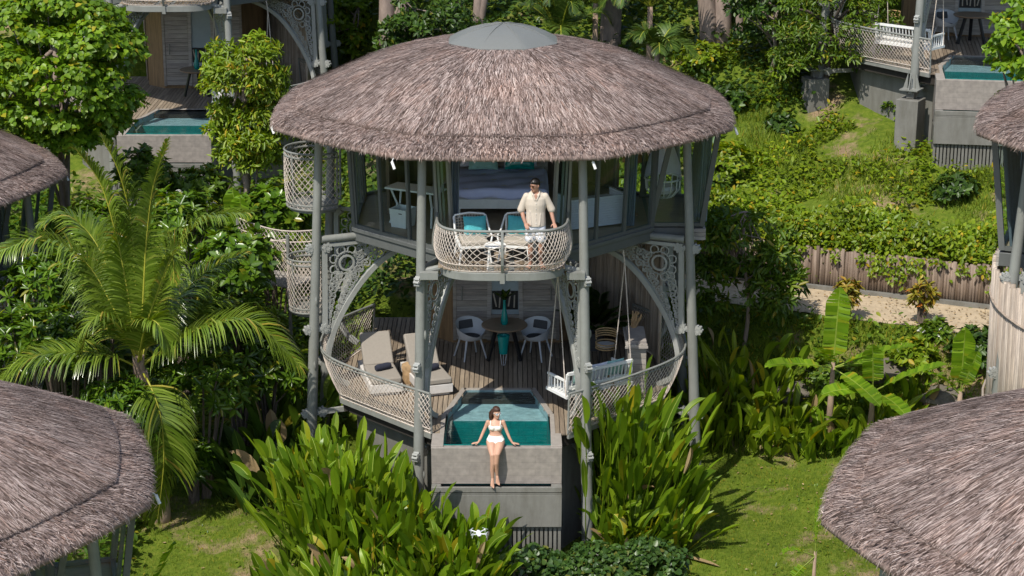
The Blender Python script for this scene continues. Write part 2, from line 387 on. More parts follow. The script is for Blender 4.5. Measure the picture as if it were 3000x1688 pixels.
# ================================================================== VILLA
def pol(a, r, z=0): return Vector((r * math.sin(R(a)), -r * math.cos(R(a)), z))
def octr(a, k=.62):
    """radius factor of a rounded octagon whose flats face 0, 45, 90 ... degrees (a in radians)"""
    m = (a + math.pi / 8) % (math.pi / 4) - math.pi / 8
    return (1 - k) + k * math.cos(math.pi / 8) / np.cos(m) * 1.035
UP = [(1.0, 6.88), (1.5, 6.81), (1.9, 6.73), (2.4, 6.59), (2.9, 6.41), (3.4, 6.19), (3.85, 5.98), (4.24, 5.80)]
SK = [(4.02, 5.815), (4.35, 5.69), (4.6, 5.60), (4.74, 5.50), (4.75, 5.43)]
def straw(prof, n, l0, l1, w, smin=0., smax=1., lift=.035, yaw=.22, raise_=.0, tip=0., clip=False):
    pr = np.array(prof); seg = np.r_[0, np.cumsum(np.hypot(*np.diff(pr, axis=0).T))]; T = seg[-1]
    u = rng.random(n); r0, r1 = pr[0, 0], pr[-1, 0]
    s = np.interp(np.sqrt(r0 ** 2 + u * (r1 ** 2 - r0 ** 2)), pr[:, 0] if pr[-1, 0] > pr[-2, 0] else np.maximum.accumulate(pr[:, 0]), seg)
    s = smin * T + (smax - smin) * s
    a = rng.random(n) * 2 * math.pi
    Lh = np.minimum(rng.uniform(l0, l1, n), T - s + .035 * rng.random(n)) if clip else rng.uniform(l0, l1, n)
    def P(a, s):
        r = np.interp(s, seg, pr[:, 0]) * octr(a); z = np.interp(s, seg, pr[:, 1])
        over = np.maximum(0, s - T)
        return np.stack([r * np.sin(a), -r * np.cos(a), z - over * .85], 1)
    A = P(a, s); B = P(a, s + Lh)
    d = B - A; d /= np.linalg.norm(d, axis=1)[:, None]
    tx = np.stack([np.cos(a), np.sin(a), 0 * a], 1)
    yaw_f = .07 * np.sin(9 * a + 5 * s) * np.sin(13 * s - 4 * a) + .06 * np.sin(31 * a + 11 * s)
    nrm = np.cross(tx, d); nrm *= np.sign(nrm[:, 2:3] + 1e-9)
    yw = (rng.normal(0, yaw, n) + yaw_f)[:, None]
    d2 = d * np.cos(yw) + tx * np.sin(yw); wv = tx * np.cos(yw) - d * np.sin(yw)
    A = A + nrm * (.004 + raise_ + rng.random(n)[:, None] * .02)
    B = A + d2 * Lh[:, None] + nrm * (rng.random(n)[:, None] * lift) - np.array([0, 0, 1]) * tip * rng.random(n)[:, None]
    hw = (w * rng.uniform(.6, 1.3, n) / 2)[:, None]
    V = np.stack([A - wv * hw, A + wv * hw, B + wv * hw * .35, B - wv * hw * .35], 1).reshape(-1, 3)
    return V
def octpoly(r, k=.6, n=64):
    return [(r * octr(2 * math.pi * i / n, k) * math.sin(2 * math.pi * i / n), -r * octr(2 * math.pi * i / n, k) * math.cos(2 * math.pi * i / n)) for i in range(n)]

def net(mb, bot, top, nc, nr, rad=.006, bulge=0., out=None, prof=None):
    """diamond rope net between two polylines (functions of s in 0..1)"""
    def Q(s, t):
        b, tp = bot(s), top(s)
        p = b.lerp(tp, t)
        if bulge:
            o = out(s) if out else Vector((p.x, p.y, 0)).normalized()
            p = p + o * bulge * math.sin(math.pi * min(1, t ** .8))
        return p
    for sg in (1, -1):
        for k in range(-nr, nc + nr + 1):
            pts = []
            for j in range(nr + 1):
                s = (k + sg * j) / nc
                if -1e-6 <= s <= 1 + 1e-6: pts.append(Q(min(1, max(0, s)), j / nr))
            if len(pts) > 1: mb.tube(pts, rad, 4, cap=False)
    return Q
def polyfn(pts):
    pts = [Vector(p) for p in pts]; L = [0]
    for a, b in zip(pts, pts[1:]): L.append(L[-1] + (b - a).length)
    def f(s):
        d = s * L[-1]
        for i in range(len(pts) - 1):
            if d <= L[i + 1] + 1e-9: return pts[i].lerp(pts[i + 1], (d - L[i]) / max(1e-9, L[i + 1] - L[i]))
        return pts[-1]
    return f
def smooth_poly(pts, n=40):
    """Catmull-Rom through pts"""
    P = [Vector(p) for p in pts]; out = []
    for i in range(len(P) - 1):
        p0 = P[max(i - 1, 0)]; p1 = P[i]; p2 = P[i + 1]; p3 = P[min(i + 2, len(P) - 1)]
        m = max(2, n // (len(P) - 1))
        for j in range(m):
            t = j / m
            out.append(.5 * ((2 * p1) + (p2 - p0) * t + (2 * p0 - 5 * p1 + 4 * p2 - p3) * t * t + (3 * p1 - p0 - 3 * p2 + p3) * t ** 3))
    out.append(P[-1]); return out

FZ = 3.3                                     # upper floor level
DECK = [(1.25, -4.06), (3.18, -2.07), (3.5, -.2), (2.9, 1.7), (2.9, 3.2), (-2.9, 3.2), (-2.9, 1.7), (-3.5, -.2), (-3.25, -2.07), (-1.36, -4.06)]
POOL = [(-1.12, -4.62), (.92, -4.62), (.88, -3.0), (.55, -1.62), (-.74, -1.62), (-1.07, -3.0)]
def inside_x(poly, x):
    ys = []
    for (x0, y0), (x1, y1) in zip(poly, poly[1:] + poly[:1]):
        if (x0 <= x < x1) or (x1 <= x < x0): ys.append(y0 + (y1 - y0) * (x - x0) / (x1 - x0))
    return sorted(ys)
def pole_r(z): return 4.33 - (z + 2.5) / 7.8 * .43

def make_villa():
    V = empty('thatched_villa')
    # ---- roof
    n = 96
    mb = MB(); f = lambda a: octr(a)
    mb.lathe([(.9, 6.82)] + [(r, z - .03) for r, z in UP] + [(4.2, 5.74), (3.9, 5.8)], n, fn=f)
    mb.lathe([(3.9, 5.84)] + [(r - .01, z - .03) for r, z in SK] + [(4.6, 5.41), (4.35, 5.47), (3.3, 5.76)], n, fn=f)
    Vb = np.array(mb.v); Fb = np.array(mb.f)
    S = [straw(UP, 74000, .16, .36, .0155, 0, .985, lift=.012, yaw=.12, clip=True), straw(SK, 27000, .08, .17, .0155, 0, .88, lift=.03, yaw=.28),
         straw(SK, 1800, .04, .11, .011, .84, .97, lift=.05, yaw=.6, tip=.03),
         straw(UP, 2200, .15, .35, .011, 0, .95, lift=.04, yaw=.6, clip=True)]
    S = np.concatenate(S); q = np.arange(len(S)).reshape(-1, 4) + len(Vb)
    S[:, 1] *= .94; Vb[:, 1] *= .94
    roof = np_mesh('roof', np.concatenate([Vb, S]), np.concatenate([Fb, q]), M_thatch, V)
    mb = MB(); mb.lathe([(1.13, 6.84), (1.13, 6.885), (.95, 6.985), (.7, 7.09), (.4, 7.17), (.12, 7.21), (.0, 7.215)], 64, fn=lambda a: octr(a, .85))
    mb.lathe([(1.1, 6.82), (1.155, 6.82), (1.155, 6.85), (1.12, 6.875)], 64, fn=lambda a: octr(a, .85))
    for k in range(8): mb.tube([pol(22.5 + 45 * k, r * .985, z + .004) for r, z in ((1.14, 6.89), (.95, 6.99), (.7, 7.095), (.4, 7.175), (.05, 7.22))], .012, 5)
    mb.build('roof_cap', M_cap, V, smooth='auto')
    for x, y, z in ((-2.02, -4.15, 5.36), (1.66, -4.15, 5.36), (-4.6, -.9, 5.3), (4.6, -1.0, 5.3)):
        sm = MB(); sm.tube([(x, y, z), (x + .05, y - .05, z - .13)], .027, 10); sm.tube([(x, y, z), (x * .97, y * .97, z + .12)], .01, 5); sm.build('spotlight', M_white, V)
    # ---- poles, clamps, brackets
    for k in range(8):
        a = 22.5 + 45 * k
        pm = MB(); zs = [-2.55, -1.5, 0, 1.5, 3, 5.35]
        pm.tube([pol(a, pole_r(z), z) for z in zs], [.118 - .038 * (z + 2.5) / 7.8 for z in zs], 20)
        for z in (-.9, .55, 1.9):     # small oval inspection plates
            p = pol(a, pole_r(z), z); t = Vector((math.cos(R(a)), math.sin(R(a)), 0))
            pm.tube([p + t * .105 + Vector((0, 0, h)) for h in (-.1, -.05, 0, .05, .1)], [.004, .025, .03, .025, .004], 8)
        pole = pm.build('pole', M_metal, V, smooth='auto')
        bm_ = MB(); p = pol(a, pole_r(-2.5), -2.5); t = pol(a, 1); u = Vector((t.y, -t.x, 0))
        bm_.box(p + Vector((0, 0, -.07)), (.46, .46, .03), R(a))
        for sg, d in ((1, t), (-1, t), (1, u), (-1, u)):
            d = d * sg; e = d.cross(Vector((0, 0, 1))) * .012
            q4 = [p + d * .1 + Vector((0, 0, .35)), p + d * .11 + Vector((0, 0, -.055)), p + d * .22 + Vector((0, 0, -.055)), p + d * .2 + Vector((0, 0, 0))]
            bm_.add([x + e for x in q4] + [x - e for x in q4], [(0, 1, 2, 3), (7, 6, 5, 4), (0, 4, 5, 1), (1, 5, 6, 2), (2, 6, 7, 3), (3, 7, 4, 0)])
        bm_.build('base_plate', M_metal, pole)
        fm = MB(); fm.box(p + Vector((0, 0, -.19)), (.2, .2, .2), R(a)); fm.box(p + Vector((0, 0, -.95)), (.56, .56, 1.3), R(a)); fm.build('footing', M_conc, pole, bevel=.015)
        # bracket in the radial plane
        Pf = lambda r, z, o, a=a: pol(a, r, z) + Vector((math.cos(R(a)), math.sin(R(a)), 0)) * o
        br = MB()
        ctl = [(3.42, .02), (3.72, .22), (3.84, .59), (3.79, .96), (3.63, 1.38), (3.37, 1.82), (3.06, 2.22), (2.70, 2.55), (2.26, 2.78), (1.85, 2.9)]
        arch = [(p.x, p.y) for p in smooth_poly([(u_, v_, 0) for u_, v_ in ctl], 54)]
        br.plate(arch, .1, .1, Pf)
        up_ = [q for q in arch if q[1] > .9]; a_r = lambda z: float(np.interp(z, [q[1] for q in up_], [q[0] for q in up_])); a_z = lambda r: float(np.interp(-r, [-q[0] for q in up_], [q[1] for q in up_]))
        br.plate([(3.9, 1.2), (3.88, 2.0), (3.86, 3.02)], .11, .07, Pf)
        br.plate([(1.8, 3.01), (3.8, 3.01)], .07, .07, Pf)
        br.plate([(3.66, 1.42), (3.72, 1.22), (3.9, 1.22)], .13, .05, Pf)
        bo = br.build('arch_bracket', M_metal_pale, V)
        fl = MB()
        def ring(cu, cv, r, w=.028, a0=0, a1=360, st=18):
            fl.plate([(cu + r * math.cos(R(t)), cv + r * math.sin(R(t))) for t in np.arange(a0, a1 + 1, st)], w, .02, Pf)
        def scroll(cu, cv, r, rot, sg=1):
            fl.plate([(cu + r * (1 - .78 * t / 420) * math.cos(R(rot + sg * t)), cv + r * (1 - .78 * t / 420) * math.sin(R(rot + sg * t))) for t in range(0, 421, 30)], .024, .02, Pf)
        cu, cv = 3.40, 2.60
        ring(cu, cv, .15, .04); ring(cu, cv, .235, .02)
        for j in range(8):
            b = 45 * j + 22
            ring(cu + .29 * math.cos(R(b)), cv + .29 * math.sin(R(b)), .085, .024, b + 200, b + 520, 32)
        for z in np.arange(1.45, 2.34, .125):
            ra = a_r(z) + .05; mid = (ra + 3.86) / 2; h = (3.86 - ra) / 2
            for c_, sg in ((mid - h * .45, 1), (mid + h * .45, -1)):
                scroll(c_, z, min(.12, max(.035, h * .5)), 90 if sg > 0 else 90, sg); scroll(c_, z - .06, min(.08, max(.03, h * .4)), 270, -sg)
        for r in np.arange(2.1, 3.12, .145):
            z0 = a_z(r) + .05; h = (2.99 - z0) / 2; mid = (z0 + 2.99) / 2
            for c_, sg in ((mid - h * .42, 1), (mid + h * .42, -1)):
                scroll(r, c_, min(.1, max(.03, h * .55)), 0, sg); scroll(r + .07, c_, min(.08, max(.025, h * .45)), 180, -sg)
        fl.build('filigree', M_metal_pale, bo)
        for zc in (2.97, 1.28, -.5):
            cm = MB(); rp = pole_r(zc)
            ri = 3.86 if zc > 0 else 3.3
            cm.bar(pol(a, ri, zc), pol(a, rp + .1, zc), .07, .1)
            for rr, rad in ((rp + .125, .075), (rp - .22, .085)):
                c0 = pol(a, rr, zc); t = Vector((math.cos(R(a)), math.sin(R(a)), 0))
                for off in (-.045, .045):
                    cm.tube([c0 + t * (off - .012), c0 + t * (off + .012)], rad, 18)
                for j in range(7):
                    b = 2 * math.pi * j / 7
                    c1 = c0 + (pol(a, 1) * math.cos(b) + Vector((0, 0, 1)) * math.sin(b)) * rad
                    cm.tube([c1 - t * .055, c1 + t * .055], .027, 8)
                    c2 = c0 + (pol(a, 1) * math.cos(b) + Vector((0, 0, 1)) * math.sin(b)) * rad * .6
                    cm.tube([c2 - t * .066, c2 + t * .066], .014, 6)
            cm.build('pole_clamp', M_metal_pale, pole, smooth='auto')
    # ---- lower deck
    mb = MB(); w = .1
    x = -3.5 + w / 2
    while x < 3.5:
        ys = inside_x(DECK, x)
        if len(ys) >= 2:
            segs = [(ys[0], ys[-1])]
            if -1.3 < x < 1.1:
                xx = min(max(x, -1.06), .87); yp = inside_x(POOL, xx)
                segs = [(max(yp[-1] + .1, -1.5) if abs(x + .1) < .7 else (yp[-1] + .12), ys[-1])] if yp and -1.19 < x < 1.0 else [(-4.06, ys[-1])]
            for y0, y1 in segs:
                c = y0
                while c < y1 - .05:
                    e = min(y1, c + rnd.uniform(1.6, 3.0))
                    mb.box((x, (c + e) / 2, -.02 + rnd.uniform(-.002, .002)), (w - .014, e - c - .006, .035)); c = e
        x += w
    deck = mb.build('deck', M_deck, V)
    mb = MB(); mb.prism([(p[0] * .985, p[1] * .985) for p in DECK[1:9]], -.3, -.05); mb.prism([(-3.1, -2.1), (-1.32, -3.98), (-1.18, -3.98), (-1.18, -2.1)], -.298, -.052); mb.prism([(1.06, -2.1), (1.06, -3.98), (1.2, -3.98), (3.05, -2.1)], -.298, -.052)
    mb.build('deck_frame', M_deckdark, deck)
    mb = MB(); ol = [Vector((p[0], p[1], -.06)) for p in DECK[:9] + [DECK[9]]]
    for a_, b_ in zip(ol, ol[1:]): mb.bar(a_, b_, .05, .1)
    mb.build('deck_fascia', M_metal, deck)
    mb = MB()
    mb.prism([(-1.0, -3.7), (-.9, 3.0), (-2.7, 3.0), (-3.1, -.2), (-2.9, -1.9), (-1.36, -3.6)][::-1], -3.4, -.12)
    mb.prism([(1.1, -3.6), (2.85, -1.9), (3.1, -.2), (2.7, 3.0), (.9, 3.0), (1.0, -3.0)], -3.4, -.122)
    mb.build('foundation_wall', M_conc, V)
    # ---- pool
    pl = MB()
    W = .02
    pl.add([(p[0], p[1], -.35 if i in (2, 3, 4, 5) else -1.15) for i, p in enumerate(POOL)], [])
    P3 = POOL
    # shell: side walls, deep floor, shelf
    def wallq(a_, b_, z0, z1): pl.add([(a_[0], a_[1], z1), (b_[0], b_[1], z1), (b_[0], b_[1], z0), (a_[0], a_[1], z0)], [(0, 1, 2, 3)])
    pl.v.clear()
    pl.mi = 0
    for i_, (a_, b_) in enumerate(zip(P3, P3[1:] + P3[:1])): pl.mi = 1 if i_ in (2, 3, 4) else 0; wallq(a_, b_, -1.15, .0)
    pl.mi = 0
    pl.add([(p[0], p[1], -1.15) for p in P3], [tuple(range(6))])
    pl.mi = 1
    sy = -3.0
    pl.add([(-1.065, sy, -.15), (.875, sy, -.15), (.545, -1.625, -.15), (-.735, -1.625, -.15)], [(0, 1, 2, 3)])
    pl.mi = 0
    pl.add([(-1.065, sy, -.15), (.875, sy, -.15), (.875, sy, -1.15), (-1.065, sy, -1.15)], [(3, 2, 1, 0)])
    pool = pl.build('pool', [M_tealtile, M_shelf], V)
    wm = MB(); wm.add([(p[0] * .999, p[1], -.025) for p in P3], [tuple(range(6))]); wm.build('water', M_water, pool)
    cp = MB()
    def cop(a_, b_, w0):
        cp.bar((a_[0], a_[1], -.03), (b_[0], b_[1], -.03), w0, .075)
    o = .06
    cop((-.8, -1.56), (.61, -1.56), .12); cop((.6, -1.5), (.935, -2.98), .11); cop((-.79, -1.5), (-1.125, -2.98), .11)
    cp.box((-1.23, -4.38, -.034), (.23, .66, .075)); cp.box((1.02, -4.38, -.034), (.21, .66, .075))
    cp.box((-1.16, -3.52, -.031), (.09, 1.06, .075)); cp.box((.965, -3.52, -.031), (.09, 1.06, .075))
    cp.build('coping', M_coping, pool, bevel=.008)
    fw = MB(); fw.box((-.11, -4.69, -.385), (2.46, .13, .73)); fw.box((-1.3, -3.9, -.6), (.07, 1.5, 1.1)); fw.box((1.08, -3.9, -.6), (.07, 1.5, 1.1))
    pw = fw.build('pool_front_wall', M_greytile, V, bevel=.006)
    lw = MB(); lw.box((-.11, -4.93, -.80), (2.46, .06, .12)); lw.box((-.11, -4.78, -.86), (2.46, .36, .06)); lw.box((-1.25, -4.83, -.80), (.18, .16, .1)); lw.box((1.02, -4.83, -.80), (.2, .16, .1))
    lw.box((-.11, -4.78, -1.22), (2.46, .36, .66)); lw.box((-.11, -3.9, -2.3), (2.4, 1.5, 2.0))
    lw.build('gutter_wall', M_conc, pw, bevel=.008)
    gr = MB(); xg = -1.3
    while xg < 1.12:
        gr.box((xg, -4.86, -2.1), (.055, .05, 1.1)); xg += .085
    for z in (-1.62, -2.1, -2.6): gr.box((-.1, -4.82, z), (2.45, .03, .06))
    gr.build('slatted_grate', M_conc, pw)
    # ---- rope net fences of the lower deck
    def fence(sg):
        d = -1.36 if sg < 0 else 1.25
        bp = [(d, -4.06, .0), (sg * 3.24, -2.07, .0), (sg * 3.52, -.3, .0), (sg * 2.85, 1.5, 0)]
        tp = smooth_poly([(d + sg * .02, -4.1, .82), (sg * 2.55, -3.12, .86), (sg * 3.5, -2.05, .88), (sg * 3.72, -1.0, .9), (sg * 3.5, .2, .9), (sg * 2.8, 1.45, .86)], 30)
        nm = MB(); Q = net(nm, polyfn(bp), polyfn(tp), 62, 7, .0062, .07)
        nm.tube([Vector(p) + Vector((0, 0, .0)) for p in bp], .02, 5)
        nm.tube([Q(s, .12) for s in np.linspace(0, 1, 30)], .012, 5)
        o_ = nm.build('rope_fence', M_rope, V)
        rm = MB(); rm.tube(tp, .024, 8); rm.tube([Vector(p) - Vector((0, 0, .07)) for p in tp], .012, 6)
        rm.tube([(d, -4.06, 0), (d + sg * .02, -4.1, .82)], .022, 8); rm.tube([(sg * 2.85, 1.5, 0), (sg * 2.8, 1.45, .86)], .022, 8)
        rm.build('handrail', M_metal, o_, smooth='auto')
    fence(-1); fence(1)
    # ---- lower house
    hw = MB(); hw.prism([(-1.12, 1.42), (1.22, 1.42), (1.75, 1.95), (1.75, 3.4), (-1.65, 3.4), (-1.65, 1.95)], -.05, 3.02)
    house = hw.build('lower_wall', M_bamboo, V)
    for x0, x1 in ((-1.02, -.36), (.42, 1.14)):
        dm = MB(); z = .1
        while z < 2.9:
            dm.box(((x0 + x1) / 2, 1.375, z + .06), (x1 - x0, .05, .118)); z += .125
        dm.box((x0 - .04, 1.37, 1.5), (.07, .07, 2.85)); dm.box((x1 + .035, 1.37, 1.5), (.07, .07, 2.85))
        do = dm.build('plank_door', M_clad, house)
        hm = MB(); xh = x0 + .12 if x0 < 0 else x1 - .12; hm.tube([(xh, 1.30, 1.0), (xh, 1.30, 1.3)], .014, 6); hm.box((xh, 1.33, 1.02), (.02, .06, .02)); hm.box((xh, 1.33, 1.28), (.02, .06, .02)); hm.build('handle', M_metal, do)
    mm = MB()
    for sx in (-1, 1): mm.bar((.03 + sx * .36, 1.36, .1), (.03 + sx * .30, 1.36, 2.9), .09, .06, up=(0, 1, 0))
    mm.box((.03, 1.365, .62), (.62, .05, .08)); mm.box((.03, 1.37, .3), (.62, .045, .5))
    wf = mm.build('window_frame', M_clad, house)
    gm = MB(); gm.box((.03, 1.385, 1.75), (.6, .02, 2.2)); gm.build('glass_pane', MATS.get('mirror') or mirror(), wf)
    sh = MB(); sh.box((.03, 1.37, .98), (.56, .03, .42)); sh.build('niche_shade_panel', M_black, wf)  # flat black panel, the shade of a recess put into its colour
    bk = MB()
    for j, c in enumerate((.09, .05, .07, .11, .06)): bk.box((-.19 + j * .105, 1.345, .90 + c), (.03, .02, .22 + c), rot=Matrix.Rotation(R((-12, 4, -3, 8, 2)[j]), 3, 'Y'))
    bk.build('books', M_weave, wf)
    # bamboo screen round the back of the deck
    bw = MB(); a = 82
    while a < 215:
        for j in range(1): bw.tube([pol(a, 3.25, -.6), pol(a + rnd.uniform(-.2, .2), 3.3, 2.95 + rnd.uniform(-.05, .05))], rnd.uniform(.024, .036), 6)
        a += 1.0
    for z in (.5, 2.4): bw.tube([pol(q, 3.33, z) for q in range(82, 216, 6)], .02, 5)
    bw.tube([pol(q, 3.26, -.3 + (q - 82) / 130 * 3) for q in range(82, 216, 6)], .012, 5)
    bw.build('bamboo_screen', M_bamboo_grey, V, smooth=True)
    # ---- upper floor
    sl = MB(); oct8 = [tuple(pol(22.5 + 45 * k, 3.24)[:2]) for k in range(8)]
    sl.prism(oct8, 3.05, FZ - .02); sl.prism([(p[0] * 1.012, p[1] * 1.012) for p in oct8], FZ - .055, FZ + .03)
    sl.prism([(2.85, -1.15), (4.02, -1.15), (4.02, 1.2), (2.85, 1.2)], 3.052, FZ - .01)
    slab = sl.build('upper_floor', M_metal_dark, V, bevel=.01)
    cl = MB()
    for z in (3.08, 3.16, 3.24): cl.box((3.86, -1.175, z), (.36, .05, .074)); cl.box((4.04, 0, z), (.05, 2.36, .074))
    cl.build('timber_end_boards', M_clad, slab)
    for a in (67.5, -67.5, 22.5, -22.5):
        cm = MB(); cm.tube([pol(a, 3.1, 3.14), pol(a, pole_r(3.14) - .1, 3.14)], .075, 12); cm.build('roof_strut', M_metal, slab, smooth='auto')
    fl = MB(); fl.prism([(p[0] * .975, p[1] * .975) for p in oct8], FZ + .03, FZ + .04); fl.prism([(3.0, -1.0), (3.95, -1.0), (3.95, 1.1), (3.0, 1.1)], FZ + .0, FZ + .038); fl.build('interior_floor', M_floor, slab)
    ce = MB(); ce.prism([tuple(pol(22.5 + 45 * k, 3.7)[:2]) for k in range(8)], 5.64, 5.68); ce.build('ceiling', M_ceil, V)
    bw = MB(); bw.box((-.1, 2.3, 4.4), (5.2, .08, 2.3)); bw.box((-2.35, 1.0, 4.4), (.06, 2.6, 2.3)); bw.build('interior_wall', M_wallin, V)
    # glazed facets; lean outwards towards the eave
    ZB, ZT, RB, RT = FZ + .03, 5.62, 3.2, 3.3
    def facet(p0, p1, q0, q1, nm_, name='glass_wall', doors=False):
        p0, p1, q0, q1 = map(Vector, (p0, p1, q0, q1))
        fm = MB(); th = .09
        fm.bar(p0 + Vector((0, 0, .03)), p1 + Vector((0, 0, .03)), .08, .07); fm.bar(q0, q1, .08, .08)
        for i in range(nm_ + 1):
            t = i / nm_; ww = .10 if i in (0, nm_) else .065
            fm.bar(p0.lerp(p1, t), q0.lerp(q1, t), ww, ww, up=(p1 - p0).cross(Vector((0, 0, 1))))
        o_ = fm.build(name, M_metal_dark if not doors else M_metal_dark, V)
        g = MB(); g.add([p0, p1, q1, q0], [(0, 1, 2, 3)]); g.build('glass_pane', M_glass, o_)
    for a0 in (22.5, -67.5, -112.5, 112.5, 157.5, 202.5): facet(pol(a0, RB, ZB), pol(a0 + 45, RB, ZB), pol(a0, RT, ZT), pol(a0 + 45, RT, ZT), 3)
    facet((2.95, -1.15, ZB), (3.98, -1.15, ZB), (3.4, -1.3, 5.5), (4.28, -1.3, 5.5), 1); facet((3.98, -1.15, ZB), (3.98, 1.15, ZB), (4.28, -1.3, 5.5), (4.28, 1.0, 5.42), 2)
    facet((3.98, 1.15, ZB), (2.9, 1.15, ZB), (4.28, 1.0, 5.42), (3.4, 1.2, 5.5), 1)
    for sg in (-1, 1):           # stacked sliding doors each side of the opening
        for j in range(3):
            x0, x1 = 1.22 - .065 * j, .98 - .02 * j; y = -2.93 + .05 * j
            dm = MB()
            for xx in (x0, x1): dm.bar((sg * xx, y, ZB), (sg * (xx + .08), y - .42, ZT), .045, .04, up=(0, 1, 0))
            dm.bar((sg * x0, y, ZB + .03), (sg * x1, y, ZB + .03), .045, .05); dm.bar((sg * (x0 + .08), y - .42, ZT), (sg * (x1 + .08), y - .42, ZT), .045, .05)
            o_ = dm.build('sliding_door', M_metal, V)
            g = MB(); g.add([(sg * x0, y, ZB), (sg * x1, y, ZB), (sg * (x1 + .08), y - .42, ZT), (sg * (x0 + .08), y - .42, ZT)], [(0, 1, 2, 3)]); g.build('glass_pane', M_glass, o_)
    for x0, x1, y in ((-1.02, -.86, -2.6), (2.42, 2.62, -1.35), (3.9, 4.1, -1.0)):
        cu = MB(); m_ = 14
        for i in range(m_):
            xa = x0 + (x1 - x0) * i / m_; xb = x0 + (x1 - x0) * (i + 1) / m_
            ya = y + .03 * math.sin(i * 1.9); yb = y + .03 * math.sin((i + 1) * 1.9)
            cu.add([(xa, ya, FZ + .08), (xb, yb, FZ + .08), (xb + .05, yb - .25, 5.4), (xa + .05, ya - .25, 5.4)], [(0, 1, 2, 3)])
        cu.build('curtain', M_curtain, V, smooth=True)
    cu = MB()
    for i in range(40):
        y0, y1 = -1.0 + .05 * i, -.95 + .05 * i; w0, w1 = .025 * math.sin(i * 1.9), .025 * math.sin((i + 1) * 1.9)
        cu.add([(3.86 + w0, y0, FZ + .06), (3.86 + w1, y1, FZ + .06), (4.12 + w1, y1, 5.35), (4.12 + w0, y0, 5.35)], [(0, 1, 2, 3)])
    cu.build('curtain', M_curtain, V, smooth=True)
    # ---- balcony
    def bp_(s, kx=1., y1=-4.38, p=.5):
        th = R(-90 + 180 * s)
        return Vector((1.24 * kx * math.copysign(abs(math.sin(th)) ** p, math.sin(th)), -2.95 + (y1 + 2.95) * abs(math.cos(th)) ** p, 0))
    S_ = np.linspace(0, 1, 41)
    bm2 = MB(); pl_ = [tuple(bp_(s, .97)[:2]) for s in S_]
    bm2.prism(pl_[::-1] if False else pl_, FZ - .16, FZ - .0)
    bal = bm2.build('balcony', M_metal, V, bevel=.01)
    fm = MB(); xx = -1.16
    while xx < 1.18:
        yb = min([p[1] for p in pl_ if abs(p[0] - xx) < .12] or [-3.1])
        fm.box((xx, (yb + .05 - 2.95) / 2, FZ + .012), (.085, -2.95 - yb - .05, .02)); xx += .095
    fm.build('balcony_boards', M_deck, bal)
    nm = MB()
    botf = lambda s: bp_(s, .97, -4.36) + Vector((0, 0, FZ + .02)); topf = lambda s: bp_(s, 1.0, -4.40) + Vector((0, 0, FZ + .80))
    ctr = Vector((0, -3.0, 0)); outf = lambda s: (bp_(s) - ctr).normalized()
    Q = net(nm, botf, topf, 36, 6, .0068, .10, outf)
    nm.tube([Q(s, .0) for s in S_], .014, 5); nm.tube([Q(s, .17) for s in S_], .010, 5)
    nm.build('rope_net', M_rope, bal)
    rm = MB(); rm.tube([topf(s) for s in S_], .026, 8); rm.tube([topf(s) - Vector((0, 0, .075)) for s in S_], .013, 6)
    for s in (0, 1):
        x = topf(s); rm.tube([x, x + Vector((0, .0, .32))], .026, 8)
    rm.build('handrail', M_metal, bal, smooth='auto')
    pm = MB(); pts = [Q(.5, t) - Vector((0, .03, 0)) for t in (0, .2, .4, .6, .8, 1)]
    for a_, b_ in zip(pts, pts[1:]): pm.bar(a_, b_, .05, .04)
    pm.box((0, -4.39, FZ - .1), (.09, .05, .2)); pm.build('balcony_post', M_metal, bal)
    for s in (.06, .94):
        pm = MB(); pts = [Q(s, t) for t in (0, .2, .4, .6, .8, 1)]
        for a_, b_ in zip(pts, pts[1:]): pm.bar(a_, b_, .05, .05)
        pm.build('balcony_post', M_metal, bal)
    for sg in (-1, 1):
        bb = MB(); bb.tube([(sg * 1.1, -3.75, FZ - .06), pol(sg * 22.5, pole_r(3.2) - .04, 3.12)], .06, 10); bb.box((sg * 1.38, -3.86, 3.1), (.34, .16, .13)); bb.build('balcony_bracket', M_metal, bal)
    # ---- side basket balconies with rope sides
    for cz, hh, rx in ((3.22, 1.2, .62), (.95, 1.15, .42)):
        cx, cy = (-3.95, 1.05) if rx > .5 else (-4.15, .9)
        bs = MB(); el = lambda s, k=1.: Vector((cx - rx * k * math.sin(R(-50 + 280 * s)), cy - rx * k * math.cos(R(-50 + 280 * s)), 0))
        ring_ = [el(s, .92) for s in np.linspace(0, 1, 24)]
        bs.prism([(p.x, p.y) for p in ring_], cz - .08, cz)
        for z in (cz, cz + .09): bs.tube([el(s, 1.0) + Vector((0, 0, z)) for s in np.linspace(0, 1, 28)], .022, 6)
        for z in (cz + hh, cz + hh - .1): bs.tube([el(s, 1.04) + Vector((0, 0, z)) for s in np.linspace(0, 1, 28)], .022, 6)
        for s in (.0, .33, .62, 1): bs.tube([el(s) + Vector((0, 0, cz)), el(s, 1.04) + Vector((0, 0, cz + hh))], .025, 6)
        bo = bs.build('basket_balcony', M_metal, V, smooth='auto')
        nm = MB(); net(nm, lambda s: el(s) + Vector((0, 0, cz + .02)), lambda s: el(s, 1.04) + Vector((0, 0, cz + hh - .02)), 24, 8, .006, .03, lambda s: (el(s) - Vector((cx, cy, 0))).normalized())
        nm.build('rope_net', M_rope, bo)
    return V
def mirror():
    m = pbr('tinted_glass_panel', (.34, .40, .42), .12, .05, bump=0, spec=.8); MATS['mirror'] = m; return m
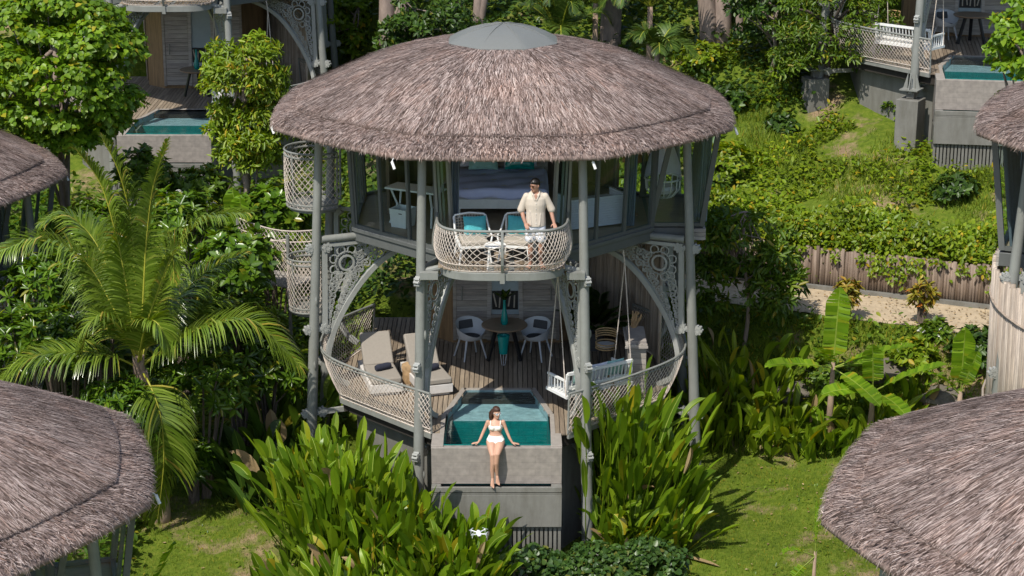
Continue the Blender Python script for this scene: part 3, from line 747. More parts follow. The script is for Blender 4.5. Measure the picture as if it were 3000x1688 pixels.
# ================================================================== CAMERA AND LIGHT
CP = R(17); CD = 42.0; CF = 5833.3
_x0 = -25 / CF * CD; _u0 = -(1066 - 844) / CF * CD
CAM = Vector((-_x0, -CD * math.cos(CP) - _u0 * math.sin(CP), CD * math.sin(CP) - _u0 * math.cos(CP)))
cam = bpy.data.cameras.new('camera'); cam.lens = 70; cam.sensor_width = 36; cam.clip_end = 500; cam.clip_start = .5
co = bpy.data.objects.new('camera', cam); link(co); co.location = CAM; co.rotation_euler = (R(90) - CP, 0, 0)
scene.camera = co
SUN_EL, SUN_AZ = R(54), R(31)      # sun stands in front of the villas, to the left
sd = Vector((-math.sin(SUN_AZ) * math.cos(SUN_EL), -math.cos(SUN_AZ) * math.cos(SUN_EL), math.sin(SUN_EL)))
sl = bpy.data.lights.new('sun', 'SUN'); sl.energy = 4.0; sl.angle = R(.5); sl.color = (1, .95, .87)
so = bpy.data.objects.new('sun', sl); link(so); so.rotation_euler = sd.to_track_quat('Z', 'Y').to_euler(); so.location = (-10, -20, 30)
wd = bpy.data.worlds.new('World'); scene.world = wd; wd.use_nodes = True
nt = wd.node_tree; bg = nt.nodes['Background']; sk = nt.nodes.new('ShaderNodeTexSky'); sk.sky_type = 'NISHITA'; sk.sun_disc = False
sk.sun_elevation = SUN_EL; sk.sun_rotation = math.atan2(sd.x, sd.y)
nt.links.new(sk.outputs[0], bg.inputs[0]); bg.inputs[1].default_value = .14
scene.view_settings.view_transform = 'Standard'; scene.view_settings.look = 'None'; scene.view_settings.exposure = .33; scene.view_settings.gamma = 1
scene.cycles.max_bounces = 6; scene.cycles.transparent_max_bounces = 12; scene.cycles.transmission_bounces = 4; scene.cycles.glossy_bounces = 3; scene.cycles.diffuse_bounces = 4
scene.cycles.caustics_reflective = False; scene.cycles.caustics_refractive = False
def ray(px, py): return Vector(((px - 1500) / CF, math.cos(CP) + (844 - py) / CF * math.sin(CP), -math.sin(CP) + (844 - py) / CF * math.cos(CP)))
def aty(px, py, y): r = ray(px, py); return CAM + r * ((y - CAM.y) / r.y)
def atz(px, py, z): r = ray(px, py); return CAM + r * ((z - CAM.z) / r.z)
# ================================================================== FURNITURE (built once, placed on the main villa)
def rotz(p, a): return Vector((p[0] * math.cos(a) - p[1] * math.sin(a), p[0] * math.sin(a) + p[1] * math.cos(a), p[2] if len(p) > 2 else 0))
def armchair(loc, rz, label):
    t = empty('armchair', loc, rz, label, 'armchair', 'armchairs on the balcony')
    for x, y in ((-.25, -.27), (.25, -.27), (-.25, .27), (.25, .27)):
        m = MB(); m.tube([(x, y, .36), (x * 1.22, y * 1.18, 0)], [.024, .018], 8); m.build('leg', M_white, t)
    m = MB()
    for a, b in (((-.27, -.29), (.27, -.29)), ((.27, -.29), (.27, .29)), ((.27, .29), (-.27, .29)), ((-.27, .29), (-.27, -.29))): m.bar((*a, .36), (*b, .36), .045, .05)
    for s in (-1, 1):
        m.tube([(s * .28, -.29, .36), (s * .33, -.26, .58), (s * .33, .05, .62), (s * .31, .36, .86), (s * .27, .38, .9)], .018, 7)
        m.tube([(s * .27, .29, .36), (s * .3, .38, .88)], .018, 7)
    m.tube([(-.28, .38, .9), (0, .42, .93), (.28, .38, .9)], .018, 7)
    m.build('frame', M_white, t, smooth='auto')
    m = MB()
    for i in range(9):
        k = i / 8; m.tube([(-.29, .3 + .08 * k, .4 + .48 * k), (0, .34 + .08 * k, .4 + .5 * k), (.29, .3 + .08 * k, .4 + .48 * k)], .012, 5)
    for i in range(11):
        x = -.27 + .054 * i; m.tube([(x, .32, .4), (x, .41, .9)], .01, 5)
    m.build('woven_back', M_weave, t)
    m = MB(); m.box((0, -.02, .44), (.5, .56, .12)); m.build('seat_cushion', M_weave, t, bevel=.04)
    return t
def pillow(name, loc, rz, size, mat, label, tilt=0, group=None):
    m = MB(); n = 10; w, h, th = size
    for sg in (1, -1):
        vs = []; fs = []
        for i in range(n + 1):
            for j in range(n + 1):
                u, v = i / n * 2 - 1, j / n * 2 - 1
                z = max(0, (1 - abs(u) ** 3) * (1 - abs(v) ** 3)) ** .6 * th / 2 * sg
                k = 1 - .06 * (1 - abs(u)) * abs(v) - .06 * (1 - abs(v)) * abs(u)
                vs.append((u * w / 2 * k, z, v * h / 2 * k))
        for i in range(n):
            for j in range(n):
                q = (i * (n + 1) + j, (i + 1) * (n + 1) + j, (i + 1) * (n + 1) + j + 1, i * (n + 1) + j + 1); fs.append(q if sg < 0 else q[::-1])
        m.add(vs, fs)
    o = m.build(name, mat, smooth=True); o.location = loc; o.rotation_euler = (tilt, 0, rz)
    return tag(o, label, 'cushion', group)
def side_table(loc, label):
    t = empty('side_table', loc, 0, label, 'side table')
    m = MB(); m.lathe([(0, .41), (.2, .41), (.21, .425), (.2, .44), (0, .44)], 24); m.build('tabletop', M_white, t)
    for a in (45, 135, 225, 315):
        l = MB(); p = pol(a, .15, .41); l.tube([p, pol(a, .2, 0)], [.024, .018], 8); l.build('leg', M_white, t)
    return t
def lounger(loc, rz, label):
    t = empty('sun_lounger', loc, rz, label, 'sun lounger', 'sun loungers on the lower deck'); t.scale = (.92, .95, .92)
    m = MB(); m.box((0, .85, .17), (.72, 1.7, .2)); m.box((0, .85, .035), (.6, 1.55, .07)); m.build('base', M_washed, t, bevel=.012)
    m = MB(); m.box((0, .48, .345), (.68, .98, .14)); m.build('seat_cushion', M_cushion, t, bevel=.035)
    m = MB(); m.box((0, 1.22, .68), (.68, .80, .14), rot=Matrix.Rotation(R(50), 3, 'X')); m.build('back_cushion', M_cushion, t, bevel=.035)
    m = MB(); m.box((0, 1.30, .63), (.64, .8, .04), rot=Matrix.Rotation(R(56), 3, 'X')); m.bar((0, 1.55, .26), (0, 1.5, .84), .5, .03); m.build('backrest', M_clad, t)
    return t
def towel(loc, rz, label):
    m = MB(); pts = [(-.17 + .34 * i / 8, 0, 0) for i in range(9)]
    m.tube(pts, [.055, .066, .07, .07, .068, .07, .07, .066, .055], 14)
    for k in (.03, .05): m.tube([(.172, k * math.cos(q), k * math.sin(q)) for q in np.linspace(0, 5, 12)], .006, 4)
    o = m.build('rolled_towel', M_navy, smooth='auto'); o.location = loc; o.rotation_euler = (0, 0, rz); return tag(o, label, 'towel', 'rolled towels on the loungers')
def dining_chair(loc, rz, label):
    t = empty('dining_chair', loc, rz, label, 'dining chair', 'grey dining chairs')
    m = MB(); n = 22
    ringf = lambda r, z, dz: [(r * math.sin(a) * 1.05, -r * math.cos(a) * .92 + .02, z + dz * (0.5 - .5 * math.cos(a - 0)) if True else z) for a in np.linspace(0, 2 * math.pi, n, endpoint=False)]
    rows = []
    prof = [(.16, .42, 0), (.24, .43, .02), (.285, .47, .12), (.31, .52, .28), (.32, .53, .31), (.305, .52, .30), (.275, .475, .13), (.23, .45, .03), (.0, .44, 0)]
    for r, z, dz in prof: rows.append([(r * math.sin(a) * 1.02, -r * math.cos(a) * .95, z + dz * (.5 - .5 * math.cos(a)) ** .7) for a in np.linspace(0, 2 * math.pi, n, endpoint=False)])
    m.loft(rows); m.build('shell', M_chair, t, smooth='auto')
    m = MB(); m.lathe([(0, .445), (.19, .445), (.215, .46), (.19, .485), (0, .49)], 20); m.build('seat_pad', M_seatpad, t, smooth='auto')
    m = MB(); m.box((0, .235, .68), (.34, .03, .18), rot=Matrix.Rotation(R(-14), 3, 'X')); m.build('back_pad', M_seatpad, t, bevel=.012)
    for x, y in ((-.16, -.14), (.16, -.14), (-.16, .16), (.16, .16)):
        m = MB(); m.tube([(x, y, .44), (x * 1.65, y * 1.6, 0)], [.024, .017], 8); m.build('leg', M_chair, t)
    return t
def dining_table(loc, label):
    t = empty('dining_table', loc, 0, label, 'dining table')
    m = MB(); m.lathe([(0, .71), (.46, .71), (.49, .73), (.49, .745), (.48, .755), (0, .755)], 40); m.build('tabletop', M_oak, t, smooth='auto')
    for a in (60, 180, 300):
        m = MB(); m.bar(pol(a, .2, .71), pol(a, .40, 0), .085, .05); m.build('leg', M_black, t)
    return t
def vase(loc, label):
    t = empty('bottle_vase', loc, 0, label, 'vase')
    m = MB(); m.lathe([(0, 0), (.055, 0), (.075, .04), (.078, .12), (.06, .24), (.036, .36), (.028, .5), (.034, .56), (.026, .555), (.02, .5)], 24); m.build('bottle', M_teal, t, smooth='auto')
    return t
def pot(loc, label):
    t = empty('plant_pot', loc, 0, label, 'pot')
    m = MB(); m.lathe([(0, .26), (.085, .26), (.1, .4), (.125, .62), (.135, .66), (.11, .66), (.1, .6)], 24); m.build('bucket', M_teal, t, smooth='auto')
    m = MB()
    for a in (0, 120, 240): m.tube([pol(a, .08, .28), pol(a, .035, .0), pol(a + 60, .035, .0), pol(a + 60, .08, .28)], .006, 5)
    m.build('wire_stand', M_chair, t)
    return t
def swing(loc, rz, label):
    """hanging bench; local x along the seat, +y towards the seat front"""
    t = empty('hanging_swing_bench', loc, rz, label, 'swing')
    W = 1.55
    m = MB()
    for i in range(6): m.box((0, -.22 + .09 * i, .0), (W, .075, .03))
    m.box((0, -.27, -.04), (W, .04, .08)); m.box((0, .27, -.04), (W, .04, .08)); m.build('seat', M_white, t)
    m = MB(); m.box((0, -.36, .43), (W, .045, .06)); m.box((0, -.3, .12), (W, .04, .05))
    for i in range(17): m.bar((-W / 2 + .04 + i * (W - .08) / 16, -.29, .08), (-W / 2 + .04 + i * (W - .08) / 16, -.36, .43), .025, .02)
    m.build('backrest', M_white, t)
    for s in (-1, 1):
        m = MB(); x = s * W / 2; m.box((x, 0, .27), (.045, .66, .04)); m.bar((x, .29, -.06), (x, .29, .27), .04, .04); m.bar((x, -.29, -.06), (x, -.34, .43), .04, .04); m.box((x, 0, -.05), (.06, .72, .06))
        for i in range(5): m.bar((x, -.22 + .105 * i, .0), (x, -.22 + .105 * i, .26), .022, .02)
        m.build('arm', M_white, t)
        r = MB(); top = (s * (W / 2 + .02), -.02, 2.38)
        r.tube([top, (x * 1.03, .31, -.04)], .011, 6); r.tube([top, (x * 1.03, -.33, -.04)], .011, 6); r.tube([top, (s * (W / 2 - .02), -.02, 2.62)], .014, 6)
        r.build('rope', M_rope, t)
    return t
def counter(loc, label):
    t = empty('bar_counter', loc, 0, label, 'counter')
    m = MB()
    for i in range(4): m.box((-.165 + .11 * i, 0, 1.02), (.105, 1.12, .05))
    m.box((0, -.55, .985), (.46, .03, .05)); m.build('countertop', M_clad, t)
    m = MB(); z = .0
    while z < .98: m.box((.02, 0, z + .06), (.36, .98, .118)); z += .122
    m.build('cabinet', M_clad, t); return t
def stool(loc, label):
    t = empty('rattan_stool', loc, 0, label, 'stool')
    m = MB(); m.lathe([(0, .6), (.19, .6), (.2, .62), (.19, .65), (0, .655)], 24); m.build('seat', M_chair, t)
    m = MB()
    for z in (.58, .63, .68, .78, .83, .88, .93): m.tube([pol(a, .215, z) for a in range(70 if z > .7 else 0, 291 if z > .7 else 360, 12)], .016, 5, closed=z < .7)
    m.build('rattan_band', M_cane, t)
    for a in (45, 135, 225, 315):
        m = MB(); m.tube([pol(a, .17, .6), pol(a, .22, 0)], .011, 6); m.build('leg', M_black, t)
    return t
def driftwood(loc, label):
    m = MB(); r_ = random.Random(4)
    for i in range(9):
        a = r_.uniform(0, 6.28); p = Vector((0, 0, 0)); pts = [p.copy()]
        for j in range(5):
            p = p + Vector((math.cos(a) * r_.uniform(-.02, .06), math.sin(a) * r_.uniform(-.02, .05), r_.uniform(.05, .1))); pts.append(p.copy())
        m.tube(pts, [.035, .04, .03, .03, .02, .01], 7)
    o = m.build('driftwood_sculpture', M_log, smooth='auto'); o.location = loc; return tag(o, label, 'sculpture')
def log_table(loc, label):
    m = MB(); r_ = random.Random(9); n = 14
    rows = []
    for z, k in ((0, .9), (.1, 1.05), (.22, .95), (.34, 1.08), (.4, 1.0)):
        rows.append([(.15 * k * (1 + r_.uniform(-.12, .12)) * math.sin(a), -.13 * k * (1 + r_.uniform(-.12, .12)) * math.cos(a), z) for a in np.linspace(0, 6.283, n, endpoint=False)])
    m.loft(rows); o = m.build('log_side_table', M_log, smooth='auto'); o.location = loc; return tag(o, label, 'side table')

# ---- upper room
def bed():
    t = empty('double_bed', (-.06, .42, FZ + .04), 0, 'double bed with lavender grey duvet inside the open bedroom', 'bed')
    m = MB(); m.box((0, 0, .3), (1.86, 2.1, .2))
    m.build('bed_frame', M_white, t, bevel=.01)
    for x in (-.86, .86):
        for y in (-.98, .98):
            l = MB(); l.box((x, y, .1), (.1, .1, .2)); l.build('leg', M_white, t)
    # duvet sheet draped over the mattress
    nx, ny = 30, 36; vs = []; fs = []
    for i in range(nx + 1):
        for j in range(ny + 1):
            u = (i / nx * 2 - 1) * 1.22; v = -1.25 + (j / ny) * 1.95
            x = max(-.95, min(.95, u)); y = max(-1.06, v); z = .62 + .012 * math.sin(7 * u + 3 * v) + .01 * math.sin(11 * v - 4 * u)
            dx, dy = abs(u) - .95, -1.06 - v
            if dx > 0: z -= dx; x += math.copysign(.05 * math.sin(dx * 6), u)
            if dy > 0: z -= dy * (1 + .1 * math.sin(u * 9)); y -= .03
            vs.append((x, y, z))
    for i in range(nx):
        for j in range(ny): a = i * (ny + 1) + j; fs.append((a, a + ny + 1, a + ny + 2, a + 1))
    m = MB(); m.add(vs, fs); o = m.build('duvet', M_duvet, t, smooth=True); md = o.modifiers.new('thick', 'SOLIDIFY'); md.thickness = .03
    m = MB(); m.box((0, .0, .5), (1.84, 2.06, .2)); m.build('mattress', M_linen, t, bevel=.05)
    m = MB(); m.box((0, 1.12, .75), (2.0, .08, .9)); m.build('headboard', M_clad, t)
    return t
def desk():
    t = empty('writing_desk', (-1.75, -1.0, FZ + .04), R(-28), 'white topped writing desk behind the left bedroom window', 'desk')
    m = MB(); m.box((0, 0, .72), (1.15, .5, .035)); m.build('desktop', M_white, t)
    for s in (-1, 1):
        m = MB()
        for d in (-1, 1): m.tube([(s * .45, d * .2, .7), (s * .4, d * .05, .36), (s * .48, -d * .0 + d * .22, 0)], .022, 6)
        m.build('leg', M_white, t)
    return t
def bin_box():
    m = MB()
    x0, x1 = .17, .2
    vs = [(-x0, -x0, 0), (x0, -x0, 0), (x0, x0, 0), (-x0, x0, 0), (-x1, -x1, .38), (x1, -x1, .38), (x1, x1, .38), (-x1, x1, .38), (-x1 + .02, -x1 + .02, .38), (x1 - .02, -x1 + .02, .38), (x1 - .02, x1 - .02, .38), (-x1 + .02, x1 - .02, .38), (-x0 + .02, -x0 + .02, .02), (x0 - .02, -x0 + .02, .02), (x0 - .02, x0 - .02, .02), (-x0 + .02, x0 - .02, .02)]
    fs = [(3, 2, 1, 0)]
    for k in range(4):
        n = (k + 1) % 4
        fs += [(k, n, 4 + n, 4 + k), (4 + k, 4 + n, 8 + n, 8 + k), (8 + k, 8 + n, 12 + n, 12 + k)]
    fs.append((12, 13, 14, 15)); m.add(vs, fs)
    o = m.build('waste_bin', M_white); o.location = (-2.0, -1.2, FZ + .04); o.rotation_euler = (0, 0, R(-30)); tag(o, 'square white bin on the floor beneath the writing desk', 'bin')
    h = MB(); h.box((.06, -.188, .30), (.08, .012, .03)); h.build('handle_slot', M_black, o); return o
def chest():
    t = empty('wicker_daybed', (1.78, -1.05, FZ + .04), R(26), 'pale wicker backed daybed behind the right bedroom window', 'daybed')
    m = MB()
    for i in range(12): m.box((0, -.32, .06 + i * .05), (1.2, .05, .044))
    for s in (-1, 1):
        for i in range(12): m.box((s * .6, 0, .06 + i * .05), (.05, .66, .044))
    m.build('wicker_panel', M_linen, t)
    m = MB(); m.box((0, .05, .42), (1.12, .62, .16)); m.build('seat_cushion', M_linen, t, bevel=.05)
    return t
def floor_lamp():
    t = empty('floor_lamp', (2.62, -.35, FZ + .04), 0, 'floor lamp with amber drum shade beside the bedroom corner', 'lamp')
    m = MB(); m.lathe([(0, 0), (.14, 0), (.14, .03), (.03, .06), (.025, 1.2), (.0, 1.2)], 16); m.build('stand', M_log, t)
    m = MB(); m.lathe([(.17, 1.12), (.2, 1.12), (.17, 1.5), (.15, 1.5)], 24); m.build('lamp_shade', M_shade, t, smooth='auto'); return t
def egg_chair():
    t = empty('hanging_egg_chair', (3.25, -.35, FZ + .4), 0, 'hanging rib basket chair in the glazed right bay', 'hanging chair')
    m = MB()
    for a in range(0, 360, 24): m.tube([pol(a, .36, .42), pol(a, .34, .2), pol(a, .22, .05), pol(a, .04, 0)], .014, 5)
    m.tube([pol(a, .37, .42) for a in range(0, 360, 15)], .02, 6, closed=True); m.build('basket', M_white, t)
    m = MB(); m.lathe([(0, .12), (.2, .12), (.26, .2), (.22, .27), (0, .28)], 18); m.build('seat_cushion', M_linen, t, smooth='auto')
    m = MB()
    vs = []; fs = []
    for i in range(9):
        for j in range(6):
            a = 95 + 170 * i / 8; k = j / 5; vs.append(tuple(pol(a, .36 * (1 - k ** 1.6) + .02, .44 + 1.0 * k)))
    for i in range(8):
        for j in range(5): q = i * 6 + j; fs.append((q, q + 6, q + 7, q + 1))
    m.add(vs, fs); m.build('cloth_hood', M_linen, t, smooth=True)
    m = MB(); m.tube([(0, 0, 1.42), (0, 0, 1.85)], .01, 5); m.build('rope', M_rope, t); return t
def drone(loc):
    t = empty('quadcopter_drone', loc, R(8), 'small white quadcopter drone hovering above the paddle-leaf clump', 'drone')
    m = MB(); m.loft([[(w * math.cos(a), y, h * math.sin(a) + z) for a in np.linspace(0, 6.283, 12, endpoint=False)] for y, w, h, z in ((-.10, .012, .01, 0), (-.085, .03, .025, 0), (-.03, .042, .035, .004), (.04, .042, .035, .006), (.09, .028, .024, .004), (.105, .01, .01, .002))])
    m.build('body', M_drone, t, smooth='auto')
    for sx in (-1, 1):
        for sy in (-1, 1):
            m = MB(); e = Vector((sx * .115, sy * .095 + .01, .02)); m.tube([(sx * .03, sy * .04, .008), e], .009, 6); m.tube([e - Vector((0, 0, .02)), e + Vector((0, 0, .014))], .014, 8); m.tube([e, e + Vector((sx * .004, 0, -.06))], .005, 5); ar = m.build('arm', M_drone, t)
            p = MB(); a = rnd.uniform(0, 3); d = Vector((math.cos(a), math.sin(a), 0)); n_ = Vector((-d.y, d.x, 0)); c = e + Vector((0, 0, .018))
            for s in (1, -1): p.add([c + n_ * .006, c - n_ * .006, c + d * s * .06 - n_ * .009, c + d * s * .06 + n_ * .004], [(0, 1, 2, 3)])
            p.build('propeller', M_chair, ar)
    m = MB(); m.tube([(0, -.1, -.02), (0, -.125, -.022)], .014, 8); m.box((0, -.095, -.02), (.03, .02, .03)); m.build('camera', M_black, t)
    return t

def pendant():
    t = empty('pendant_bulb', (-2.1, -1.0, 4.78), 0, 'small glowing amber pendant bulb behind the left bedroom window', 'lamp')
    m = MB(); m.lathe([(0, -.05), (.03, -.035), (.04, 0), (.03, .04), (.012, .06), (0, .062)], 14)
    em, nt_, N, L = newmat('lit_bulb'); o = nd(N, 'ShaderNodeOutputMaterial'); e = nd(N, 'ShaderNodeEmission'); e.inputs[0].default_value = (1, .45, .1, 1); e.inputs[1].default_value = 9; L.new(e.outputs[0], o.inputs[0])
    m.build('bulb', em, t, smooth=True)
    m = MB(); m.tube([(0, 0, .06), (0, 0, .8)], .006, 5); m.tube([(0, 0, .055), (0, 0, .12)], .016, 8); m.build('cord', M_teal, t)
def furnish():
    pendant()
    a = armchair((-.56, -3.52, FZ + .025), R(10), 'white armchair with turquoise pillow on balcony, left of the small table'); a.scale.z = .86
    pillow('cushion', (-.52, -3.30, FZ + .62), R(10), (.44, .36, .13), M_turq, 'turquoise pillow propped in the armchair left of the small white table', R(-22), 'turquoise pillows on the balcony')
    b = armchair((.28, -3.5, FZ + .025), R(-12), 'white armchair with turquoise pillow beside the standing man'); b.scale.z = .86
    pillow('cushion', (.31, -3.28, FZ + .62), R(-12), (.44, .36, .13), M_turq, 'turquoise pillow propped in the armchair beside the standing man', R(-22), 'turquoise pillows on the balcony')
    side_table((-.13, -4.08, FZ + .025), 'small round white table standing between the two balcony armchairs')
    for i, (fx, fy, dx, dy) in enumerate(((-2.34, -1.98, -.36, 1.5), (-1.32, -2.02, -.5, 1.5))):
        rz = math.atan2(dy, dx) - math.pi / 2
        lounger((fx, fy, 0), rz, ('grey cushioned sun lounger nearest the rope fence', 'grey cushioned sun lounger nearer to the pool')[i])
        p = Vector((fx, fy, 0)) + rotz((.02, .52, 0), rz); towel((p.x, p.y, .45), rz + R(22), ('rolled navy towel on the lounger nearest the rope fence', 'rolled navy towel on the lounger nearer to the pool')[i])
    log_table((-1.92, -1.15, .0), 'rough pale wood log table between the two sun loungers')
    dining_table((0.02, .38, 0), 'round wooden dining table on the shaded lower deck')
    dining_chair((-.70, .42, 0), R(28), 'grey moulded armchair left of the round dining table')
    dining_chair((.68, .40, 0), R(-28), 'grey moulded armchair right of the round dining table')
    vase((.02, .36, .757), 'tall teal bottle vase holding a plant on the dining table')
    pot((.0, -.08, 0), 'teal bucket pot on a wire stand in front of the dining table')
    swing((1.72, -2.5, .47), R(33), 'white hanging swing bench on ropes above the right deck edge')
    for i, (x, c, l) in enumerate(((-.35, M_mint, 'pale green pillow at the left end of the swing bench'), (.05, M_linen, 'white pillow in the middle of the swing bench'), (.45, M_mint, 'pale green pillow at the right end of the swing bench'))):
        p = Vector((1.72, -2.5, .47)) + rotz((x, -.2, .3), R(33)); pillow('cushion', p, R(33), (.42, .36, .13), c, l, R(14), 'pillows on the swing bench')
    counter((2.68, -1.28, 0), 'weathered grey timber bar counter on the right of the deck')
    stool((2.13, -.62, 0), 'round rattan stool beside the timber bar counter')
    driftwood((2.66, -.85, 1.05), 'pale driftwood sculpture standing on the bar counter')
    bed()
    for x, y, w, h, m, l in ((-.5, 1.62, .7, .42, M_linen, 'white bed pillow at the left of the headboard'), (.42, 1.62, .7, .42, M_linen, 'white bed pillow at the right of the headboard')):
        pillow('pillow', (x - .06, y - .43, FZ + .9), 0, (w, h, .18), m, l, R(-18), 'white bed pillows')
    pillow('cushion', (-.42, .95, FZ + .88), 0, (.62, .4, .16), M_mint, 'pale mint cushion on the left half of the bed', R(-20)); pillow('cushion', (.34, .93, FZ + .9), 0, (.62, .42, .17), M_teal, 'dark teal cushion on the right half of the bed', R(-20))
    desk(); bin_box(); chest(); floor_lamp(); egg_chair()
    drone((-.37, -9.33, .27))
# ================================================================== PEOPLE
def remesh(mb, name, mat, parent=None, vox=.008, smooth=4, fac=.5):
    me = bpy.data.meshes.new('tmp'); me.from_pydata([tuple(v) for v in mb.v], [], mb.f); me.update()
    bm = bmesh.new(); bm.from_mesh(me); bmesh.ops.recalc_face_normals(bm, faces=bm.faces); bm.to_mesh(me); bm.free()
    o = bpy.data.objects.new('tmp', me); COL.objects.link(o)
    m = o.modifiers.new('r', 'REMESH'); m.mode = 'VOXEL'; m.voxel_size = vox
    s = o.modifiers.new('s', 'SMOOTH'); s.iterations = smooth; s.factor = fac
    dg = bpy.context.evaluated_depsgraph_get(); dg.update()
    ev = bpy.data.meshes.new_from_object(o.evaluated_get(dg)); bpy.data.objects.remove(o)
    ev.materials.clear(); ev.materials.append(mat); ev.polygons.foreach_set('use_smooth', [True] * len(ev.polygons)); ev.update()
    r = bpy.data.objects.new(name, ev); COL.objects.link(r)
    if parent: adopt(r, parent)
    return r
def shell(body, name, mat, test, off=.006, parent=None):
    """garment: the part of the body surface that passes test(), lifted off the skin"""
    me = body.data; keep = [p for p in me.polygons if test(p.center)]
    idx = {}; vs = []; fs = []
    for p in keep:
        f = []
        for v in p.vertices:
            if v not in idx: idx[v] = len(vs); vs.append(me.vertices[v].co + me.vertices[v].normal * off)
            f.append(idx[v])
        fs.append(f)
    m2 = bpy.data.meshes.new(name); m2.from_pydata([tuple(v) for v in vs], [], fs); m2.materials.append(mat)
    m2.polygons.foreach_set('use_smooth', [True] * len(m2.polygons)); m2.update()
    o = bpy.data.objects.new(name, m2); COL.objects.link(o)
    md = o.modifiers.new('t', 'SOLIDIFY'); md.thickness = .006; md.offset = -1
    adopt(o, parent or body); return o
def chain(mb, pts, rs, n=14):
    """tapered limb with rounded ends"""
    P = [Vector(p) for p in pts]; d0 = (P[0] - P[1]).normalized(); d1 = (P[-1] - P[-2]).normalized()
    PP = [P[0] + d0 * rs[0] * .9, P[0] + d0 * rs[0] * .5] + P + [P[-1] + d1 * rs[-1] * .5, P[-1] + d1 * rs[-1] * .9]
    RR = [rs[0] * .4, rs[0] * .85] + list(rs) + [rs[-1] * .85, rs[-1] * .4]
    mb.tube(PP, RR, n)
def ellr(c, rx, ry, n=20, tilt=0):
    return [(c[0] + rx * math.sin(a), c[1] - ry * math.cos(a), c[2] + tilt * math.cos(a)) for a in np.linspace(0, 2 * math.pi, n, endpoint=False)]
def hand(mb, wrist, fwd, up, side, curl=.3, k=1.):
    """palm + five fingers; fwd = finger direction, up = back of the hand, side = thumb side"""
    w = Vector(wrist); f = Vector(fwd).normalized(); u = Vector(up); u = (u - f * u.dot(f)).normalized(); s = f.cross(u); s = s if s.dot(Vector(side)) > 0 else -s
    rings = []
    for d, hw, th in ((-.01, .024, .018), (.02, .032, .016), (.05, .039, .014), (.08, .038, .012)):
        c = w + f * d * k; rings.append([tuple(c + s * hw * k * math.sin(a) + u * th * k * math.cos(a)) for a in np.linspace(0, 6.283, 12, endpoint=False)])
    mb.loft(rings)
    for i, (o, L) in enumerate(((.029, .068), (.010, .078), (-.010, .073), (-.029, .056))):
        p = w + f * .075 * k + s * o * k; pts = [p]; d = f.copy()
        sp = s * (o * 1.2)
        for j, q in enumerate((.45, .32, .23)):
            d = (f * math.cos(curl * (j + .6)) - u * math.sin(curl * (j + .6)) + sp).normalized(); pts.append(pts[-1] + d * L * q * k)
        chain(mb, pts, [.0098 * k, .0092 * k, .0085 * k, .0075 * k], 8)
    t0 = w + f * .018 * k + s * .028 * k; chain(mb, [t0, t0 + (s * .8 + f * .5 - u * .2) * .032 * k, t0 + (s * .95 + f * 1.2 - u * .35) * .048 * k], [.0125 * k, .011 * k, .009 * k], 8)
def foot(mb, ankle, toe, up=(0, 0, 1), k=1.):
    a, t = Vector(ankle), Vector(toe); d = (t - a); L = d.length; d /= L; u = Vector(up); u = (u - d * u.dot(d)).normalized(); s = d.cross(u)
    heel = a - d * .045 * k - u * .025 * k
    rings = []
    for q, w, h, dz in ((-.05, .022, .022, -.03), (-.02, .032, .04, -.012), (.25, .034, .04, -.012), (.55, .040, .027, -.02), (.8, .045, .018, -.028), (.92, .042, .014, -.03)):
        c = a + d * (q * L) + u * dz * k; rings.append([tuple(c + s * w * k * math.sin(x) + u * h * k * math.cos(x)) for x in np.linspace(0, 6.283, 12, endpoint=False)])
    mb.loft(rings)
    for i in range(5):
        o = (-.034 + .017 * i) * k; l = (.2, .19, .17, .14, .11)[i] * .25 * k
        p = a + d * (.88 * L - abs(i) * .006 * k) - u * .03 * k + s * o; chain(mb, [p, p + d * l], [.0105 * k if i else .013 * k, .008 * k], 8)
def head(mb, c, M, k=1.):
    """c = centre of the head, M = orientation (x right, -y face, z up)"""
    c = Vector(c); W = lambda p: tuple(c + M @ (Vector(p) * k))
    rings = []
    for z, rx, ry, oy in ((-.118, .022, .018, -.062), (-.108, .036, .035, -.052), (-.085, .052, .06, -.030), (-.05, .064, .080, -.012), (0, .074, .094, 0), (.045, .077, .099, .004), (.08, .068, .088, .006), (.105, .045, .06, .006), (.118, .015, .02, .006)):
        rings.append([W((rx * math.sin(a), -ry * math.cos(a) + oy, z)) for a in np.linspace(0, 6.283, 18, endpoint=False)])
    mb.loft(rings)
    chain(mb, [W((0, -.09, .012)), W((0, -.104, -.018)), W((0, -.108, -.032))], [.009 * k, .012 * k, .0135 * k], 8)
    chain(mb, [W((-.014, -.098, -.036)), W((.014, -.098, -.036))], [.008 * k, .008 * k], 6)
    chain(mb, [W((-.018, -.084, -.064)), W((0, -.093, -.062)), W((.018, -.084, -.064))], [.006 * k, .009 * k, .006 * k], 6)
    chain(mb, [W((-.012, -.074, -.100)), W((.012, -.074, -.100))], [.016 * k, .016 * k], 8)
    for s in (-1, 1):
        chain(mb, [W((s * .076, .008, .022)), W((s * .084, .014, .0)), W((s * .074, .004, -.03))], [.009 * k, .012 * k, .008 * k], 6)
        chain(mb, [W((s * .045, -.076, .03)), W((s * .02, -.09, .032))], [.009 * k, .009 * k], 6)
    return W
